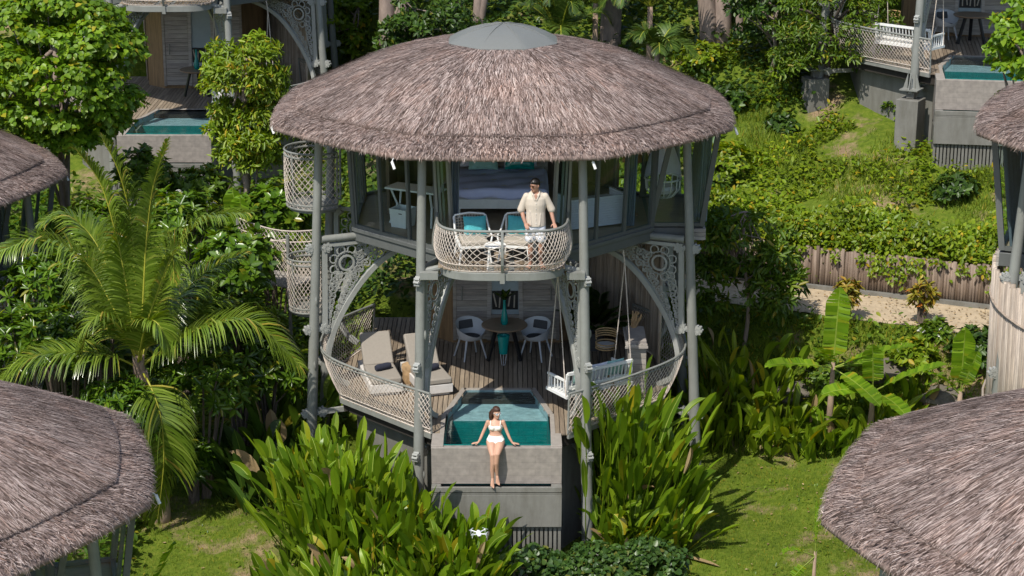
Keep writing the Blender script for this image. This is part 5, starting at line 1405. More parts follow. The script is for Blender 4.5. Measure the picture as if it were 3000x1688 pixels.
# ================================================================== ASSEMBLY
villa = make_villa(); tag(villa, 'thatched villa on steel poles with man on its balcony, central one', 'villa', 'thatched pole villas')
furnish()
man((.62, -4.02, FZ + .028)); woman((-.13, -4.64, .01))
OUTER = ('deck', 'pool', 'pool_front_wall', 'rope_fence', 'lower_wall', 'basket_balcony', 'balcony', 'sliding_door', 'curtain', 'bamboo_screen', 'arch_bracket', 'foundation_wall', 'footing')
def villa_copy(loc, rz, label, mirror=False, skip=()):
    v = copy_tree(villa, None, skip); v.location = loc; v.rotation_euler = (0, 0, rz); tag(v, label, 'villa', 'thatched pole villas')
    if mirror: v.scale = (-1, 1, 1)
    return v
v1 = villa_copy((-8.8, 15.9, 2.45), 0, 'distant thatched villa behind the broad-leaved tree, its pool at the left', skip=('basket_balcony', 'footing'))
v2 = villa_copy((12.2, 11.9, 4.66), R(-9), 'distant thatched villa at the top right with grey concrete base and pool', True, skip=('basket_balcony', 'bamboo_screen'))
v3 = villa_copy((-9.83, -12.4, -3.1), R(14), 'thatched villa in the lower left foreground, mostly its roof in view', skip=OUTER)
v4 = villa_copy((9.0, -15.7, -2.12), R(-20), 'thatched villa in the lower right foreground, mostly its roof in view', skip=OUTER)
v5 = villa_copy((-14.3, 2.15, -2.0), R(26), 'thatched villa at the left edge behind the coconut palm', skip=('pool', 'pool_front_wall', 'curtain', 'sliding_door'))
v6 = villa_copy((12.65, -7.4, 1.2), R(160), 'thatched villa at the right edge with bamboo clad lower wall', skip=('pool', 'pool_front_wall', 'deck', 'rope_fence', 'lower_wall', 'basket_balcony', 'balcony', 'sliding_door', 'footing'))
for c in KIDS[v6.name]:
    if c.name.split('.')[0] == 'bamboo_screen': c.scale = (1.27, 1.27, 1)
for c in KIDS[v2.name]:
    if c.name.split('.')[0] == 'pole':
        for g in KIDS.get(c.name, []):
            if g.name.split('.')[0] in ('base_plate', 'footing'): g.location.z += 2.15
def furn_copy(cat_label, v, mirror, label, group=None):
    src = next(o for o in COL.objects if o.get('label') == cat_label); c = copy_tree(src); l = src.location.copy(); rz = src.rotation_euler.z
    if mirror: l.x = -l.x; rz = -rz; c.scale = (-1, 1, 1)
    q = v.rotation_euler.z; c.location = v.location + rotz(l, q); c.rotation_euler.z = rz + q; c['label'] = label
    if group: c['group'] = group
    return c
furn_copy('round wooden dining table on the shaded lower deck', v1, 0, 'round wooden table on the deck of the distant left villa')
furn_copy('grey moulded armchair right of the round dining table', v1, 0, 'pale armchair beside the table on the distant left villa deck')
furn_copy('tall teal bottle vase holding a plant on the dining table', v1, 0, 'teal bottle vase on the table of the distant left villa')
furn_copy('white hanging swing bench on ropes above the right deck edge', v1, 0, 'white swing bench hanging at the distant left villa behind the leafy tree')
furn_copy('white hanging swing bench on ropes above the right deck edge', v2, 1, 'white swing bench hanging at the distant villa at the top right')
furn_copy('weathered grey timber bar counter on the right of the deck', v2, 1, 'timber bar counter on the deck of the distant top right villa')
furn_copy('round rattan stool beside the timber bar counter', v2, 1, 'rattan stool on the deck of the distant top right villa')
furn_copy('pale driftwood sculpture standing on the bar counter', v2, 1, 'driftwood sculpture on the counter of the distant top right villa')
furn_copy('round wooden dining table on the shaded lower deck', v2, 1, 'round table on the deck of the distant top right villa')
furn_copy('grey moulded armchair right of the round dining table', v2, 1, 'grey armchair on the deck of the distant top right villa')
terrain()

# ---- plants on tables
def vase_plant(loc, label):
    L = Leaves()
    for i in range(9):
        a = i * 2.4; d = np.array([math.sin(a) * .55, -math.cos(a) * .55, .75 - .06 * i]); p = np.asarray(loc, float); e = p + nz_(d[None])[0] * .3
        blade(L, p, p + d * .12 + np.array([0, 0, .06]), e, .10, (0, 0, 1), 6, .2)
    tag(L.build('potted_plant', [L_dark, L_midrib, L_dark]), label, 'plant')
vase_plant((.02, .36, 1.27), 'dark broad-leaved sprig standing in the tall teal vase')
# feathery pot plant at the back of the right deck
t = empty('potted_palm', (1.95, 1.0, 0), 0, 'bushy dark potted palm against the bamboo screen of the right deck', 'plant')
m = MB(); m.lathe([(0, 0), (.18, 0), (.24, .4), (.21, .4), (.2, .36), (0, .36)], 18); m.build('planter', M_seatpad, t)
L = Leaves()
for i in range(26):
    a = rnd.uniform(0, 6.28); el = rnd.uniform(.5, 1.35); d = np.array([math.sin(a) * math.cos(el), -math.cos(a) * math.cos(el), math.sin(el)]); p = np.array([0, 0, .36]); ln = rnd.uniform(.8, 1.25)
    q = np.linspace(.3, 1, 16)[:, None]; c = p + d * ln * q - np.array([0, 0, .35]) * q ** 2; s = nz_(np.cross(d, [0, 0, 1.])[None])
    for sg in (1, -1): L.add(T_LANCE, c, np.tile(d * .6 + s[0] * sg * .8, (16, 1)), np.tile([0, 0, 1.], (16, 1)), .24)
L.build('foliage', [L_dark], t)

# ---- rope bridge at the left
rb = MB(); A0, A1 = Vector((-4.35, 1.9, 1.2)), Vector((-6.3, 3.3, 1.1))
n_ = (A1 - A0).cross(Vector((0, 0, 1))).normalized() * .45
for i in range(16):
    c = A0.lerp(A1, (i + .5) / 16); rb.bar(c - n_, c + n_, .13, .035)
rb_o = empty('rope_bridge', (0, 0, 0), 0, 'rope sided footbridge leading to the central villa from the left', 'footbridge')
rb.build('planks', M_clad, rb_o)
for sg in (-1, 1):
    nb = MB(); net(nb, lambda s: A0.lerp(A1, s) + n_ * sg, lambda s: A0.lerp(A1, s) + n_ * sg * 1.1 + Vector((0, 0, 1.1 - .15 * math.sin(math.pi * s))), 18, 7, .006)
    for h in (1.1, .85): nb.tube([A0.lerp(A1, s) + n_ * sg * 1.1 + Vector((0, 0, h - .15 * math.sin(math.pi * s))) for s in np.linspace(0, 1, 10)], .014, 5)
    nb.build('rope_net', M_rope, rb_o)
    pb = MB()
    for P in (A0, A1): pb.tube([P + n_ * sg * 1.1 - Vector((0, 0, 2.2)), P + n_ * sg * 1.1 + Vector((0, 0, 1.2))], .04, 8)
    pb.build('posts', M_metal, rb_o)

# ---- coconut palm
pc = np.array(aty(408, 1085, -2.6)); pb_ = (pc[0] + .25, pc[1] + .2, gz(pc[0] + .25, pc[1] + .2))
palm = empty('coconut_palm', pb_, 0, 'young coconut palm with long arching fronds on the left', 'palm tree'); pb_ = np.array(pb_)
rel = pc - pb_
m = MB(); N_ = 16; m.tube([Vector(rel * (i / N_)) + Vector((.05 * math.sin(i * .5), 0, -.2 if i == 0 else 0)) for i in range(N_ + 1)], [.17 - .06 * i / N_ + (.012 if i % 2 else 0) for i in range(N_ + 1)], 14); m.build('trunk', M_palmtrunk, palm, smooth=True)
m = MB()
for i in range(11):
    a = i * 2.4; d = Vector((math.sin(a), -math.cos(a), 0)); m.loft([[tuple(Vector(rel) + d * (.05 + .012 * i % .04) + d * o + Vector((math.cos(a) * w, math.sin(a) * w, z))) for w, o in ((-.09 * k, 0), (-.04 * k, .03), (.04 * k, .03), (.09 * k, 0), (0, -.02))] for z, k in ((-.25, .9), (-.05, 1), (.15, .7), (.32, .25))])
m.build('husk', M_palmtrunk, palm, smooth=True)
FR = [  # image-plane way points of each midrib with their distance behind (+) or in front (-) of the crown
 ([(408, 1060), (330, 900), (250, 770), (120, 705), (-20, 745)], [0, .3, .5, .2, -.5], .95),
 ([(405, 1050), (345, 880), (285, 720), (205, 640), (120, 655)], [.1, .7, 1.2, 1.4, 1.2], .8),
 ([(405, 1050), (372, 850), (340, 690), (295, 540), (225, 440)], [0, .2, .3, .2, -.1], .85),
 ([(408, 1045), (398, 850), (385, 660), (350, 510), (300, 405)], [.1, .6, .9, .9, .7], .75),
 ([(412, 1045), (420, 860), (430, 690), (450, 540), (492, 410)], [.1, .2, .2, .1, -.1], .45),
 ([(415, 1050), (455, 900), (505, 760), (590, 650), (735, 625)], [0, .4, .7, .7, .3], .85),
 ([(418, 1055), (470, 930), (540, 850), (620, 790), (720, 740)], [.2, .9, 1.4, 1.7, 1.8], .75),
 ([(420, 1070), (500, 1010), (610, 955), (740, 945), (880, 1075)], [0, -.2, -.4, -.5, -.7], .98),
 ([(400, 1075), (330, 1045), (215, 1030), (90, 1055), (-60, 1180)], [0, -.3, -.5, -.6, -.8], .95),
 ([(412, 1085), (440, 1130), (470, 1220), (480, 1350), (462, 1520)], [0, -.35, -.55, -.55, -.4], .85),
 ([(400, 1060), (360, 970), (300, 925), (255, 970), (232, 1090)], [0, -.4, -.7, -.8, -.8], .6),
 ([(404, 1050), (340, 940), (300, 820), (300, 720), (330, 640)], [.2, 1.0, 1.5, 1.8, 1.9], .7),
 ([(414, 1050), (450, 960), (470, 860), (480, 760), (500, 690)], [.2, 1.0, 1.6, 1.9, 2.0], .7),
 ([(412, 1055), (430, 950), (470, 830), (505, 750), (510, 830)], [-.1, -.3, -.4, -.5, -.5], .4),
 ([(416, 1060), (500, 1020), (560, 960), (600, 900), (680, 880)], [.2, .9, 1.3, 1.5, 1.6], .7),
 ([(405, 1060), (420, 980), (440, 940), (470, 960), (500, 1040)], [-.1, -.5, -.8, -1.0, -1.1], .55)]
for pts, dy, ll in FR:
    frond([Vector(np.array(aty(x, y, -2.6 + d)) - pb_) for (x, y), d in zip(pts, dy)], ll * 1.22, 122, palm, droop=.8 if ll > .9 else .6)

# ---- broad-leaved tree, upper left
c = np.array(aty(180, 215, 5.6))
leafy_tree('broad_leaved_tree', 'dense bright green heart-leaved tree filling the upper left corner', (c[0] - .3, c[1] + .3, gz(c[0], c[1])), (c[0] - .1, c[1], c[2] + .6), .16, ellipsoid_clusters(c, 1.7, 1.4, 1.8, 150, -1, .8), .44, 120, .135, T_HEART, L_hibiscus, M_bark, droop=.7, up=.75)
# right edge tree
c = np.array(aty(3010, 120, 1.5))
leafy_tree('broad_leaved_tree', 'bright heart-leaved tree at the right picture edge above a thatched roof', (c[0] + .6, c[1] + .3, gz(c[0], c[1])), (c[0] + .4, c[1], c[2]), .12, np.concatenate([ellipsoid_clusters(c, .75, .8, .95, 26, -.9, .7), ellipsoid_clusters(np.array(aty(2990, 300, 1.5)), .35, .4, .3, 7)]), .3, 70, .14, T_HEART, L_hibiscus, M_bark, droop=.7, up=.7)
# upper right tree over the grassy slope
g = gp(2385, 275); c = np.array(aty(2440, 75, g.y - .2))
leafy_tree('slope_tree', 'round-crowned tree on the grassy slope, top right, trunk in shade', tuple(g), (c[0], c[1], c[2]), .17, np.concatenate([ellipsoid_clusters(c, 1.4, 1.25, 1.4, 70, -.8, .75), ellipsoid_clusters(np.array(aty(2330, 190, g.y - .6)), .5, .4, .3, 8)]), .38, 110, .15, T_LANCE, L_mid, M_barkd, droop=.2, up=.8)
# small tree right of the villa
g = gp(2178, 1035); c = np.array(aty(2180, 800, g.y))
leafy_tree('slim_tree', 'slim dark-leaved tree beside the right steel pole of the central villa', tuple(g), tuple(np.array(aty(2185, 620, g.y))), .055, np.concatenate([ellipsoid_clusters(np.array(aty(2190, 700, g.y)), 1.15, .9, .65, 26, -1, .6), ellipsoid_clusters(np.array(aty(2260, 860, g.y - .2)), .7, .6, .55, 14, -1, .6), ellipsoid_clusters(np.array(aty(2070, 830, g.y + .2)), .45, .4, .55, 9, -1, .6)]), .29, 84, .21, T_LANCE, L_mid, M_bark, nl=18, droop=.25, up=.7)
# tree left of the main roof
g = Vector((aty(700, 520, 4.6).x, 4.6, gz(aty(700, 520, 4.6).x, 4.6)))
leafy_tree('feather_leaved_tree', 'light green feathery tree against the left edge of the big thatched roof', tuple(g), tuple(np.array(aty(720, 170, g.y))), .11, np.concatenate([ellipsoid_clusters(np.array(aty(715, 240, g.y)), .85, .7, 1.0, 50, -1, .6), ellipsoid_clusters(np.array(aty(740, 400, g.y)), .95, .6, .8, 44, -1, .6)]), .30, 110, .17, T_LANCE, L_bright, M_bark, droop=.35, up=.8)
# forest behind the roof
fl = [('two-stemmed pale trunk rising behind the left half of the big thatched roof', 1150, 135, .20, 'twin'), ('forked slim pale trunk just behind the grey roof cap', 1402, 90, .12, 'fork'), ('thick straight grey-brown trunk behind the right half of the big roof', 1785, 150, .25, 'one'), ('thick leaning trunk pair standing in shade behind the roof, right', 2095, 140, .22, 'twin'), ('thin mottled trunk right of the leaning trunk pair', 2163, 120, .09, 'one'), ('grey trunk behind the feathery tree left of the big roof', 850, 220, .14, 'one')]
for lab, px, py, r0, kind in fl:
    g = gp(px, py); t = empty('forest_tree', tuple(g), 0, lab, 'tree', 'forest trees behind the big roof'); m = MB(); hgt = 7
    tops = {'one': [(-.1, .2, hgt)], 'twin': [(-.45, .1, hgt), (.5, .3, hgt)], 'fork': [(-.25, 0, hgt), (.55, .1, hgt)]}[kind]
    for k, q in enumerate(tops):
        b0 = Vector(((k - .5) * .28 if kind == 'twin' else 0, 0, -.3)); m.tube([b0.lerp(Vector(q), s) + Vector((.12 * math.sin(s * 6 + px), 0, 0)) * min(1, s * 3) * (0 if kind == 'fork' and s < .12 else 1) for s in np.linspace(0, 1, 12)], [r0 * (1.25 - .6 * s) for s in np.linspace(0, 1, 12)], 12)
    m.build('trunk', M_bark, t, smooth=True)
    L = Leaves(); crown(L, ellipsoid_clusters((.0, .2, 6.4), 2.6, 2.2, 1.3, 46), .65, 90, .21, T_OVAL); L.build('crown', [L_mid], t)  # crowns stand out of view, added to cast shade over the forest
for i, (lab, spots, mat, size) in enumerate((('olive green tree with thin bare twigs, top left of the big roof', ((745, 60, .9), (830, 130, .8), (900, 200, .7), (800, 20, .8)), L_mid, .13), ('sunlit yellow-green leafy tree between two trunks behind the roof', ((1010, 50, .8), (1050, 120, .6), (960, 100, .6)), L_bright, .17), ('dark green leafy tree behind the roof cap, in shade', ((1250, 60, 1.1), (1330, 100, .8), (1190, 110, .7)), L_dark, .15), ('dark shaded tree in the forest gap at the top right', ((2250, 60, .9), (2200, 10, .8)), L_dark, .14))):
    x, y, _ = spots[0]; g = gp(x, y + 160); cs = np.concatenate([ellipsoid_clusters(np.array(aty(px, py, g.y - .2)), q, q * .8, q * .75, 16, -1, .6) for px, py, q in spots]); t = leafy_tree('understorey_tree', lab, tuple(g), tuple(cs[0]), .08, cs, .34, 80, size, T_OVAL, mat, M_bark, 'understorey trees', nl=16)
    if i == 0:
        m = MB()
        for q in range(16):
            p = Vector(np.array(aty(790, 150, g.y - .5))) - Vector(g); e = Vector(np.array(aty(760 + rnd.uniform(-70, 170), 60 + rnd.uniform(-50, 100), g.y - .9))) - Vector(g); m.tube([p, p.lerp(e, .5) + Vector((rnd.uniform(-.1, .1), 0, .15)), e], [.02, .014, .005], 5)
        m.build('bare_twigs', M_bark, t)
def small_palm(label, px, py, y, n, ln, group='understorey palms'):
    p = aty(px, py, y); b = Vector((p.x, p.y, gz(p.x, p.y))); t = empty('forest_palm', tuple(b), 0, label, 'palm tree', group); r = p - b
    m = MB(); m.tube([Vector((0, 0, -.2)), r * .5, r], [.1, .08, .07], 10); m.build('trunk', M_palmtrunk, t, smooth=True)
    for i in range(n):
        a = i * 137.5; el = rnd.uniform(.45, 1.3); d = Vector((math.sin(R(a)) * math.cos(el), -math.cos(R(a)) * math.cos(el), math.sin(el))); L_ = ln * rnd.uniform(.8, 1.15)
        frond([r, r + d * L_ * .35, r + d * L_ * .65 - Vector((0, 0, .12)), r + d * L_ * .85 - Vector((0, 0, .4)), r + d * L_ * .95 - Vector((0, 0, .85 * L_ * .5))], .5, 40, t, .35, mats=[L_pfrond, L_rachis])
L_pfrond = lm('forest_palm_leaflet', (.035, .07, .012), (.06, .105, .018), (.10, .15, .03), trans=.2, rough=.35, spec=.5)
small_palm('feather palm in the forest just right of the roof cap', 1640, 100, 12.6, 12, 1.7); small_palm('feather palm left of the thick straight trunk at the top', 1745, 10, 13.5, 12, 1.8); small_palm('feather palm between the thick trunk and the leaning pair', 1905, 20, 13.2, 13, 1.9); small_palm('low feather palm whose fronds hang over the right roof slope', 1925, 150, 10.6, 10, 1.3)

# ---- paddle-leaf clumps in front of the villa
def pts(*a): return [np.array(gp(x, y)) for x, y in a]
H_ = 'paddle-leaf clumps in front of the central villa'
def area(x0, x1, y0, y1, n=9): return [np.array([rnd.uniform(x0, x1), rnd.uniform(y0, y1), 0]) for _ in range(n)]
for lab, ar, n, h, sp, lw, ll, ln, dd in (
    ('tall paddle-leaf clump at the outer left steel pole, left-hand edge of the thicket', (-4.3, -3.2, -4.5, -3.1), 330, 2.25, .30, .19, .66, (-.04, 0), .01),
    ('dense paddle-leaf clump in the middle of the thicket left of the pool', (-3.5, -2.1, -5.1, -4.0), 440, 2.75, .28, .20, .70, (-.02, 0), .01),
    ('paddle-leaf clump against the pool wall beside the inner left pole', (-2.3, -1.4, -5.5, -4.5), 300, 2.35, .28, .19, .70, (.05, 0), .01),
    ('paddle-leaf clump in front of the slatted grate, under the drone', (-1.5, -.35, -6.2, -5.4), 260, 1.85, .36, .18, .62, (.1, 0), .015),
    ('low front fringe of paddle leaves with dry brown tips, left thicket', (-4.3, -1.2, -6.4, -5.2), 300, 1.45, .45, .19, .60, (-.05, -.1), .05),
    ('tall paddle-leaf clump right beside the inner right pole', (1.72, 2.5, -3.75, -3.0), 250, 3.5, .27, .20, .85, (.06, 0), .01),
    ('paddle-leaf clump leaning out to the outer right pole', (2.4, 3.3, -3.7, -2.6), 210, 2.4, .32, .20, .80, (.13, -.02), .01),
    ('lower drooping paddle leaves at the base of the outer right pole', (2.1, 3.4, -4.5, -3.7), 240, 1.4, .5, .20, .66, (.06, -.08), .03)):
    paddle_clump('paddle_leaf_clump', lab, area(*ar, 12), n, h, sp, lw, ll, group=H_, lean=ln, dead=dd)
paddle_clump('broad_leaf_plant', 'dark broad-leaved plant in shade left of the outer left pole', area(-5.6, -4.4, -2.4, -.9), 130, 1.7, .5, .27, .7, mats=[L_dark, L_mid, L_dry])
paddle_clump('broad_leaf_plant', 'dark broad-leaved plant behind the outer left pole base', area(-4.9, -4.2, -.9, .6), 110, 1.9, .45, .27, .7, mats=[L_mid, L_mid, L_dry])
for i, (lab, ps, n, h) in enumerate((('bright-leaved ginger thicket on the bank behind the outer right pole', ((2080, 1310), (2130, 1290), (2170, 1320), (2060, 1260)), 110, 1.7), ('ginger thicket on the bank left of the big banana plant', ((2230, 1310), (2280, 1330), (2330, 1310), (2260, 1270)), 110, 1.5), ('low ginger thicket below the big banana plant', ((2400, 1340), (2450, 1320), (2500, 1330), (2360, 1330)), 90, 1.1), ('ginger thicket beside the lower right thatched roof', ((2570, 1310), (2620, 1290), (2660, 1250), (2540, 1290)), 90, 1.2), ('upright ginger stand rising behind the bright-leaved thicket on the bank', ((2060, 1180), (2120, 1190), (2180, 1200), (2240, 1190)), 90, 1.9))):
    paddle_clump('ginger_thicket', lab, pts(*ps), n, h, .5, .19, .62, group='ginger thickets on the right bank', mats=[L_bright if i in (0, 1, 3, 4) else L_helic, L_midrib, L_dry])  # brighter leaf colour makes up for the villa's shadow on these thickets
# ---- bananas
def gpt(x, y): return np.array(gp(x, y))
def gy(px, y): X = aty(px, 800, y).x; return np.array([X, y, gz(X, y)])
banana('banana_plant', 'tall banana plant with upright sunlit leaves on the right bank', gpt(2425, 1300), [(10, 84, 1.6, .52, .0), (66, 30, 1.65, .48, .3), (-76, 14, 1.3, .46, .3), (40, -12, 1.15, .46, .4), (-30, 45, 1.0, .36, .4), (110, 5, .9, .36, .5)], 1.85)
banana('banana_plant', 'smaller banana plant with slanting leaves right of the tall one', gpt(2545, 1310), [(62, 36, 1.5, .46, .3), (-20, 72, 1.0, .44, .2), (-70, 15, 1.0, .4, .5), (28, 2, .95, .42, .6)], 1.35)
banana('banana_plant', 'banana plant with ragged upright leaf behind the lower right roof', gpt(2800, 1290), [(-12, 78, 1.35, .46, .1), (30, 70, .9, .32, .2), (-70, 45, .9, .28, .5)], 1.1)
banana('banana_plant', 'banana plant with broad leaves below the feathery tree, upper left', gy(705, 4.0), [(-15, 78, 1.3, .5, .1), (12, 72, 1.2, .48, .15), (70, 25, 1.3, .38, .3), (-75, 40, 1.1, .36, .3), (40, 5, 1.0, .34, .5), (-40, 15, 1.0, .33, .5)], 3.3)
banana('banana_plant', 'pale banana plant behind the coconut palm top, left', gy(540, 3.4), [(-5, 75, 1.2, .4, .1), (-60, 55, 1.1, .36, .3), (60, 45, 1.0, .36, .3), (100, 20, 1.0, .32, .4)], 2.9)
banana('banana_plant', 'yellow-green banana leaves beside the lower left roof corner', np.array([aty(415, 1690, -7).x, -7, gz(aty(415, 1690, -7).x, -7)]), [(50, 60, 1.5, .27, .1), (75, 20, .7, .25, .3), (-20, 60, .6, .22, .3)], 1.5)
q = aty(2385, 1600, -6.5); banana('banana_plant', 'thin young banana with a spear leaf and dead leaf by lower right roof', (q.x, -6.5, gz(q.x, -6.5)), [(-15, 82, .95, .06, .0), (-75, 25, .45, .22, .7), (-60, -30, .35, .25, .5)], q.z - gz(q.x, -6.5) - .1, .04)
# ---- low plants near the front
for lab, x, y, rx in (('olive round-leaved shrub below the slatted grate', 0.62, -5.6, .72), ('olive round-leaved shrub at the foot of the inner right pole', 1.85, -5.5, .7), ('olive round-leaved shrub on the lawn edge, bottom right of centre', 2.85, -5.2, .62)):
    g = (x, y, gz(x, y)); t = empty('round_leaved_shrub', tuple(g), 0, lab, 'shrub', 'olive shrubs along the bottom'); L = Leaves(); crown(L, ellipsoid_clusters((0, 0, .42), rx, rx * .8, .46, 56, -.5, .7), .2, 40, .105, T_HEART, up=.9); L.build('foliage', [L_olive], t)
for lab, x, y in (('yellow-striped spiky plant at the bottom edge below the grate', .25, -6.3), ('yellow-striped spiky plant between pole foot and olive shrubs', 1.95, -4.75)):
    g = np.array([x, y, gz(x, y)]); L = Leaves(); n = 38; a = rng.random(n) * 6.28; el = rng.uniform(.3, 1.2, n); d = np.stack([np.sin(a) * np.cos(el), -np.cos(a) * np.cos(el), np.sin(el)], 1)
    L.add(T_BLADE, np.tile(g, (n, 1)), d, np.tile([0, 0, 1.], (n, 1)) + rdir(n) * .3, .5); tag(L.build('striped_plant', [L_stripe]), lab, 'plant', 'yellow-striped plants')
t = empty('fallen_leaf', tuple(gp(2040, 1650)), R(-35), 'dry fallen banana leaf lying on the lawn beside olive shrubs', 'leaf'); L = Leaves(); blade(L, (-.45, 0, .05), (0, 0, .09), (.5, .05, .04), .12, (0, 0, 1), 8, .4, rib=None); L.build('blade', [L_dry], t)
# ---- flowering shrubs on the left
SH = [('flowering whorl-leaved shrub at the left edge above the lower roof', 60, 1010, -1.4, 1.0, .8, 0), ('white-flowered shrub under the left fronds of the coconut palm', 190, 1000, -1.2, .8, .7, 3), ('whorl-leaved shrub below the left villa at the picture edge', 150, 850, .3, 1.0, .8, 2), ('whorl-leaved shrub behind the palm crown, left', 280, 700, 2.5, 1.1, .8, 0), ('white-flowered shrub behind the right fronds of the palm', 520, 650, 2.3, .9, .7, 7), ('whorl-leaved shrub in front of the rope bridge', 700, 770, .9, .95, .75, 2), ('whorl-leaved shrub between palm and outer left pole', 690, 960, .2, .95, .9, 0), ('whorl-leaved shrub right of the palm trunk', 590, 1130, -1.4, 1.05, .8, 0), ('whorl-leaved shrub below the palm trunk beside the lower roof', 350, 1210, -3.0, .9, .7, 0), ('shaded whorl-leaved shrub at the lawn corner under the palm', 560, 1340, -1.6, .55, .5, 0), ('whorl-leaved shrub behind the outer left pole and basket', 780, 1090, .3, .9, .9, 0), ('whorl-leaved shrub on the slope beside the villa basket balcony', 800, 620, 4.2, .9, .6, 1)]
for lab, x, y, Y, rx, rz, fl_ in SH:
    c = aty(x, y, Y); shrub('whorl_leaved_shrub', lab, (c.x, c.y, c.z), rx, rx * .85, rz, 85, .25, 11, T_OVAL if x > 600 and y < 900 else T_LANCE, None, fl_, 'whorl-leaved shrubs around the palm')
# ---- crotons and small shrubs at the path
for lab, x, y in (('yellow-orange croton bush by the path, left one', 2478, 942), ('yellow-orange croton bush by the path, right one', 2700, 952)):
    g = gp(x, y); shrub('croton_bush', lab, (g.x, g.y, g.z + .62), .26, .25, .38, 22, .2, 9, T_LANCE, L_yellow, 0, 'croton bushes along the path')
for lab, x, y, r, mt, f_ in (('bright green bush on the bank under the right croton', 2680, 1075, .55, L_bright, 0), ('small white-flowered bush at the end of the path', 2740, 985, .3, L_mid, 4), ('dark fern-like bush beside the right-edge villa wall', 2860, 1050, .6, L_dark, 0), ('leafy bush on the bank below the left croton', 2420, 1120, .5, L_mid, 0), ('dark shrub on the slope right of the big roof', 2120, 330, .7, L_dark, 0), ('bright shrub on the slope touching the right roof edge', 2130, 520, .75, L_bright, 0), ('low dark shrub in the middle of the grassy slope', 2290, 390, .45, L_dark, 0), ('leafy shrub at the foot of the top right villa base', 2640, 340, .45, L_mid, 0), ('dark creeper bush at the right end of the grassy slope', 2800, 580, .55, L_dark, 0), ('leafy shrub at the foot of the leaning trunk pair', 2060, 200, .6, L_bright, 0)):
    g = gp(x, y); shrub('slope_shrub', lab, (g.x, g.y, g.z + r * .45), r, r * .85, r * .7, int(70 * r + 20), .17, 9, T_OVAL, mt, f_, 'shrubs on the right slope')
for lab, x, y, Y, rx, rz in (('leafy bush in front of the distant left villa pool wall', 590, 560, 7.5, .8, .6), ('leafy bush at the left end of the distant left villa pool wall', 420, 520, 7.2, .8, .7)):
    c = aty(x, y, Y); shrub('leafy_bush', lab, (c.x, c.y, c.z), rx, rx * .8, rz, 80, .2, 10, T_OVAL, L_mid, 0, 'bushes before the distant left villa')
# ---- rocks in the bank
for i, (lab, x, y, s) in enumerate((('grey rock in the bank under the left banana leaf', 2330, 1150, .34), ('brown rock in the bank under the bright green bush', 2600, 1090, .36), ('grey rock in the bank near the lower right roof', 2760, 1170, .36))):
    g = gp(x, y); bm = bmesh.new(); bmesh.ops.create_icosphere(bm, subdivisions=3, radius=1)
    for v in bm.verts: p = v.co; k = 1 + .18 * math.sin(3 * p.x + i) * math.sin(4 * p.y) + .12 * math.sin(7 * p.z + 2 * p.x + i); v.co = Vector((p.x * s * 1.3 * k, p.y * s * .8 * k, p.z * s * .7 * k))
    me = bpy.data.meshes.new('rock'); bm.to_mesh(me); bm.free(); me.materials.append(M_rock); o = bpy.data.objects.new('rock', me); link(o); o.location = g; tag(o, lab, 'rock', 'rocks in the right bank')

# ---- uncountable growth
def noise2(x, y, s=1.): return np.sin(x * 1.7 * s + 1.3 * np.sin(y * 1.1 * s)) * np.sin(y * 2.1 * s + .9 * np.sin(x * .8 * s + 2)) * .5 + .5
def clear(x, y):
    t = y - path_y(x); k = ~((x > 2.2) & (np.abs(t) < 1.12))
    for vx, vy, r in ((0, 0, 3.3), (-8.8, 15.9, 4.0), (11.9, 11.9, 3.9)): k &= (x - vx) ** 2 + (y - vy) ** 2 > r * r
    k &= ~((np.abs(x + .1) < 1.4) & (y > -5.05) & (y < 0)); k &= ~((np.abs(x + 8.9) < 1.6) & (y > 11.1) & (y < 13)); k &= ~((np.abs(x - 12) < 1.6) & (y > 7.0) & (y < 9))
    return k
def scatter_xy(n, x0, x1, y0, y1):
    x = rng.uniform(x0, x1, n); y = rng.uniform(y0, y1, n); k = clear(x, y); return x[k], y[k]
def ground_leaves(name, label, x, y, hmax, size, T, mat, flat=.6):
    n = len(x); z = H(x, y) + rng.random(n) ** 1.6 * hmax; d = rdir(n); d[:, 2] = d[:, 2] * .5 - .05
    L = Leaves(); L.add(T, np.stack([x, y, z], 1), d, rdir(n) * (1 - flat) + np.array([0, 0, 1.]), size * rng.uniform(.6, 1.3, n)); o = L.build(name, [mat] if not isinstance(mat, list) else mat); tag(o, label, kind='stuff'); return o
def grass(name, label, x, y, h):
    n = len(x); z = H(x, y) - .01; d = nz_(rdir(n) * .55 + np.array([0, 0, 1.])); L = Leaves(); L.add(T_BLADE, np.stack([x, y, z], 1), d, nz_(rdir(n) + np.array([0, -.6, .3])), h * rng.uniform(.5, 1.3, n)); tag(L.build(name, [L_grass]), label, kind='stuff')
x, y = scatter_xy(150000, -9.5, 10.5, -8.5, 1.6); k = (y - path_y(x) < -2.6); grass('lawn_grass', 'short mown lawn grass around the villas', x[k], y[k], .075)
x, y = scatter_xy(120000, 3.0, 15, 2.6, 12.5); t_ = y - path_y(x); k = (t_ > 1.5) & (rng.random(len(x)) < np.clip(noise2(x, y, .9) * 2.4 - .75, .02, 1)); grass('slope_grass', 'rough grass on the sunny slope', x[k], y[k], .17)
x, y = scatter_xy(60000, 2.8, 12.5, -2.6, 4.2); t_ = y - path_y(x); k = (t_ < -1.12) & (t_ > -3.2); grass('bank_grass', 'rough grass on the bank below the path', x[k], y[k], .15)
x, y = scatter_xy(30000, 3.2, 15, 3.0, 14); t_ = y - path_y(x); k = (t_ > 1.4) & (noise2(x + 3, y, .8) > .47); ground_leaves('slope_undergrowth', 'leafy creepers on the sunny slope', x[k], y[k], .36, .14, T_OVAL, L_bright)
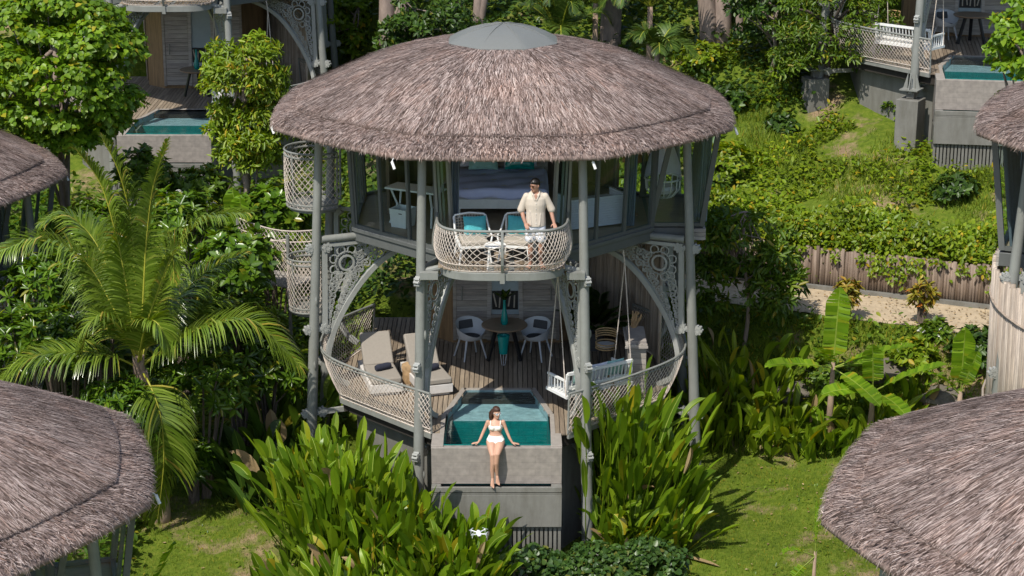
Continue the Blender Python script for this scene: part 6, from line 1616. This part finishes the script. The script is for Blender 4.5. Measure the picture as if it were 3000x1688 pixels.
x, y = scatter_xy(30000, -8, 9.5, 3.4, 19); k = (x < 5.5) | (y > 10.5); ground_leaves('forest_undergrowth', 'mixed leafy growth under the forest trees', x[k], y[k], .65, .19, T_OVAL, L_dark)  # dark leaves put the shade of the forest gaps into the colour
x, y = scatter_xy(26000, -14, -3.6, -4.5, 12); k = (x < -7.2) | (y > .2 + .5 * np.sin(x * 2)) ; x, y = x[k], y[k]; ground_leaves('left_undergrowth', 'mixed leafy growth under the shrubs on the left', x, y, .8, .19, T_OVAL, L_mid)
x, y = scatter_xy(9000, 3.4, 12, -2.6, 3.6); t_ = y - path_y(x); k = (t_ < -1.15) & (t_ > -3.4); ground_leaves('bank_undergrowth', 'low mixed growth on the bank below the path', x[k], y[k], .4, .15, T_OVAL, L_mid)
# vine hedge spilling over the fence
n = 15000; x = rng.uniform(2.6, 14.5, n); b = rng.beta(1.6, 2.2, n); off = 1.12 + b * 1.7; lump = noise2(x, off * 2, 1.3); zt = .42 + .45 * lump; over = np.clip((1.42 - off) / .3, 0, 1)
y = path_y(x) + off; z = np.maximum(H(x, y), 1.12) + rng.random(n) ** .7 * zt - over * rng.random(n) * (.35 + .6 * noise2(x, 0 * x, 1.1)); d = rdir(n); d[:, 1] -= .3; d[:, 2] -= .25
L = Leaves(); L.add(T_OVAL, np.stack([x, y, z], 1), d, rdir(n) * .5 + np.array([0, -.5, 1.]), .135 * rng.uniform(.6, 1.3, n)); tag(L.build('vine_hedge', [L_bright]), 'green vine hedge spilling over the bamboo fence', kind='stuff')

# hanging vine strands down the fence face
L = Leaves()
for xx in np.arange(4.2, 14, .21):
    if rng.random() < .75:
        ln = rng.uniform(.15, .75) * (1 if rng.random() < .6 else .5); k = int(26 * ln / .4) + 6; s = rng.random(k); X = xx + rng.normal(0, .07, k); P = np.stack([X, path_y(X) + 1.06 - rng.random(k) * .07, 1.32 - s * ln], 1); d = rdir(k); d[:, 2] -= .7; d[:, 1] -= .3
        L.add(T_OVAL, P, d, rdir(k) * .4 + np.array([0, -1., .5]), .12 * rng.uniform(.6, 1.2, k))
tag(L.build('hanging_vines', [L_bright]), 'vine strands hanging down the face of the bamboo fence', kind='stuff')
# fallen leaves on path, lawn and bank
x = np.concatenate([rng.uniform(4, 14, 900), rng.uniform(-7, 9, 420)]); y = np.concatenate([path_y(x[:900]) + rng.uniform(-1.1, 1.1, 900), rng.uniform(-6.5, .5, 420)]); k = clear(x, y) | (np.arange(len(x)) < 900); x, y = x[k], y[k]; n = len(x)
L = Leaves(); d = rdir(n); d[:, 2] *= .15; L.add(T_OVAL, np.stack([x, y, H(x, y) + .04], 1), d, rdir(n) * .25 + np.array([0, 0, 1.]), .07 * rng.uniform(.5, 1.3, n)); tag(L.build('leaf_litter', [L_dry]), 'dry fallen leaves scattered on the path and lawn', kind='stuff')

x, y = scatter_xy(5200, -8, 10, -6.5, .8); k = (y - path_y(x) < -2.7) & (noise2(x, y, 1.4) > .55); ground_leaves('lawn_weeds', 'small flat weeds in the lawn', x[k], y[k], .05, .07, T_OVAL, L_mid, .9)
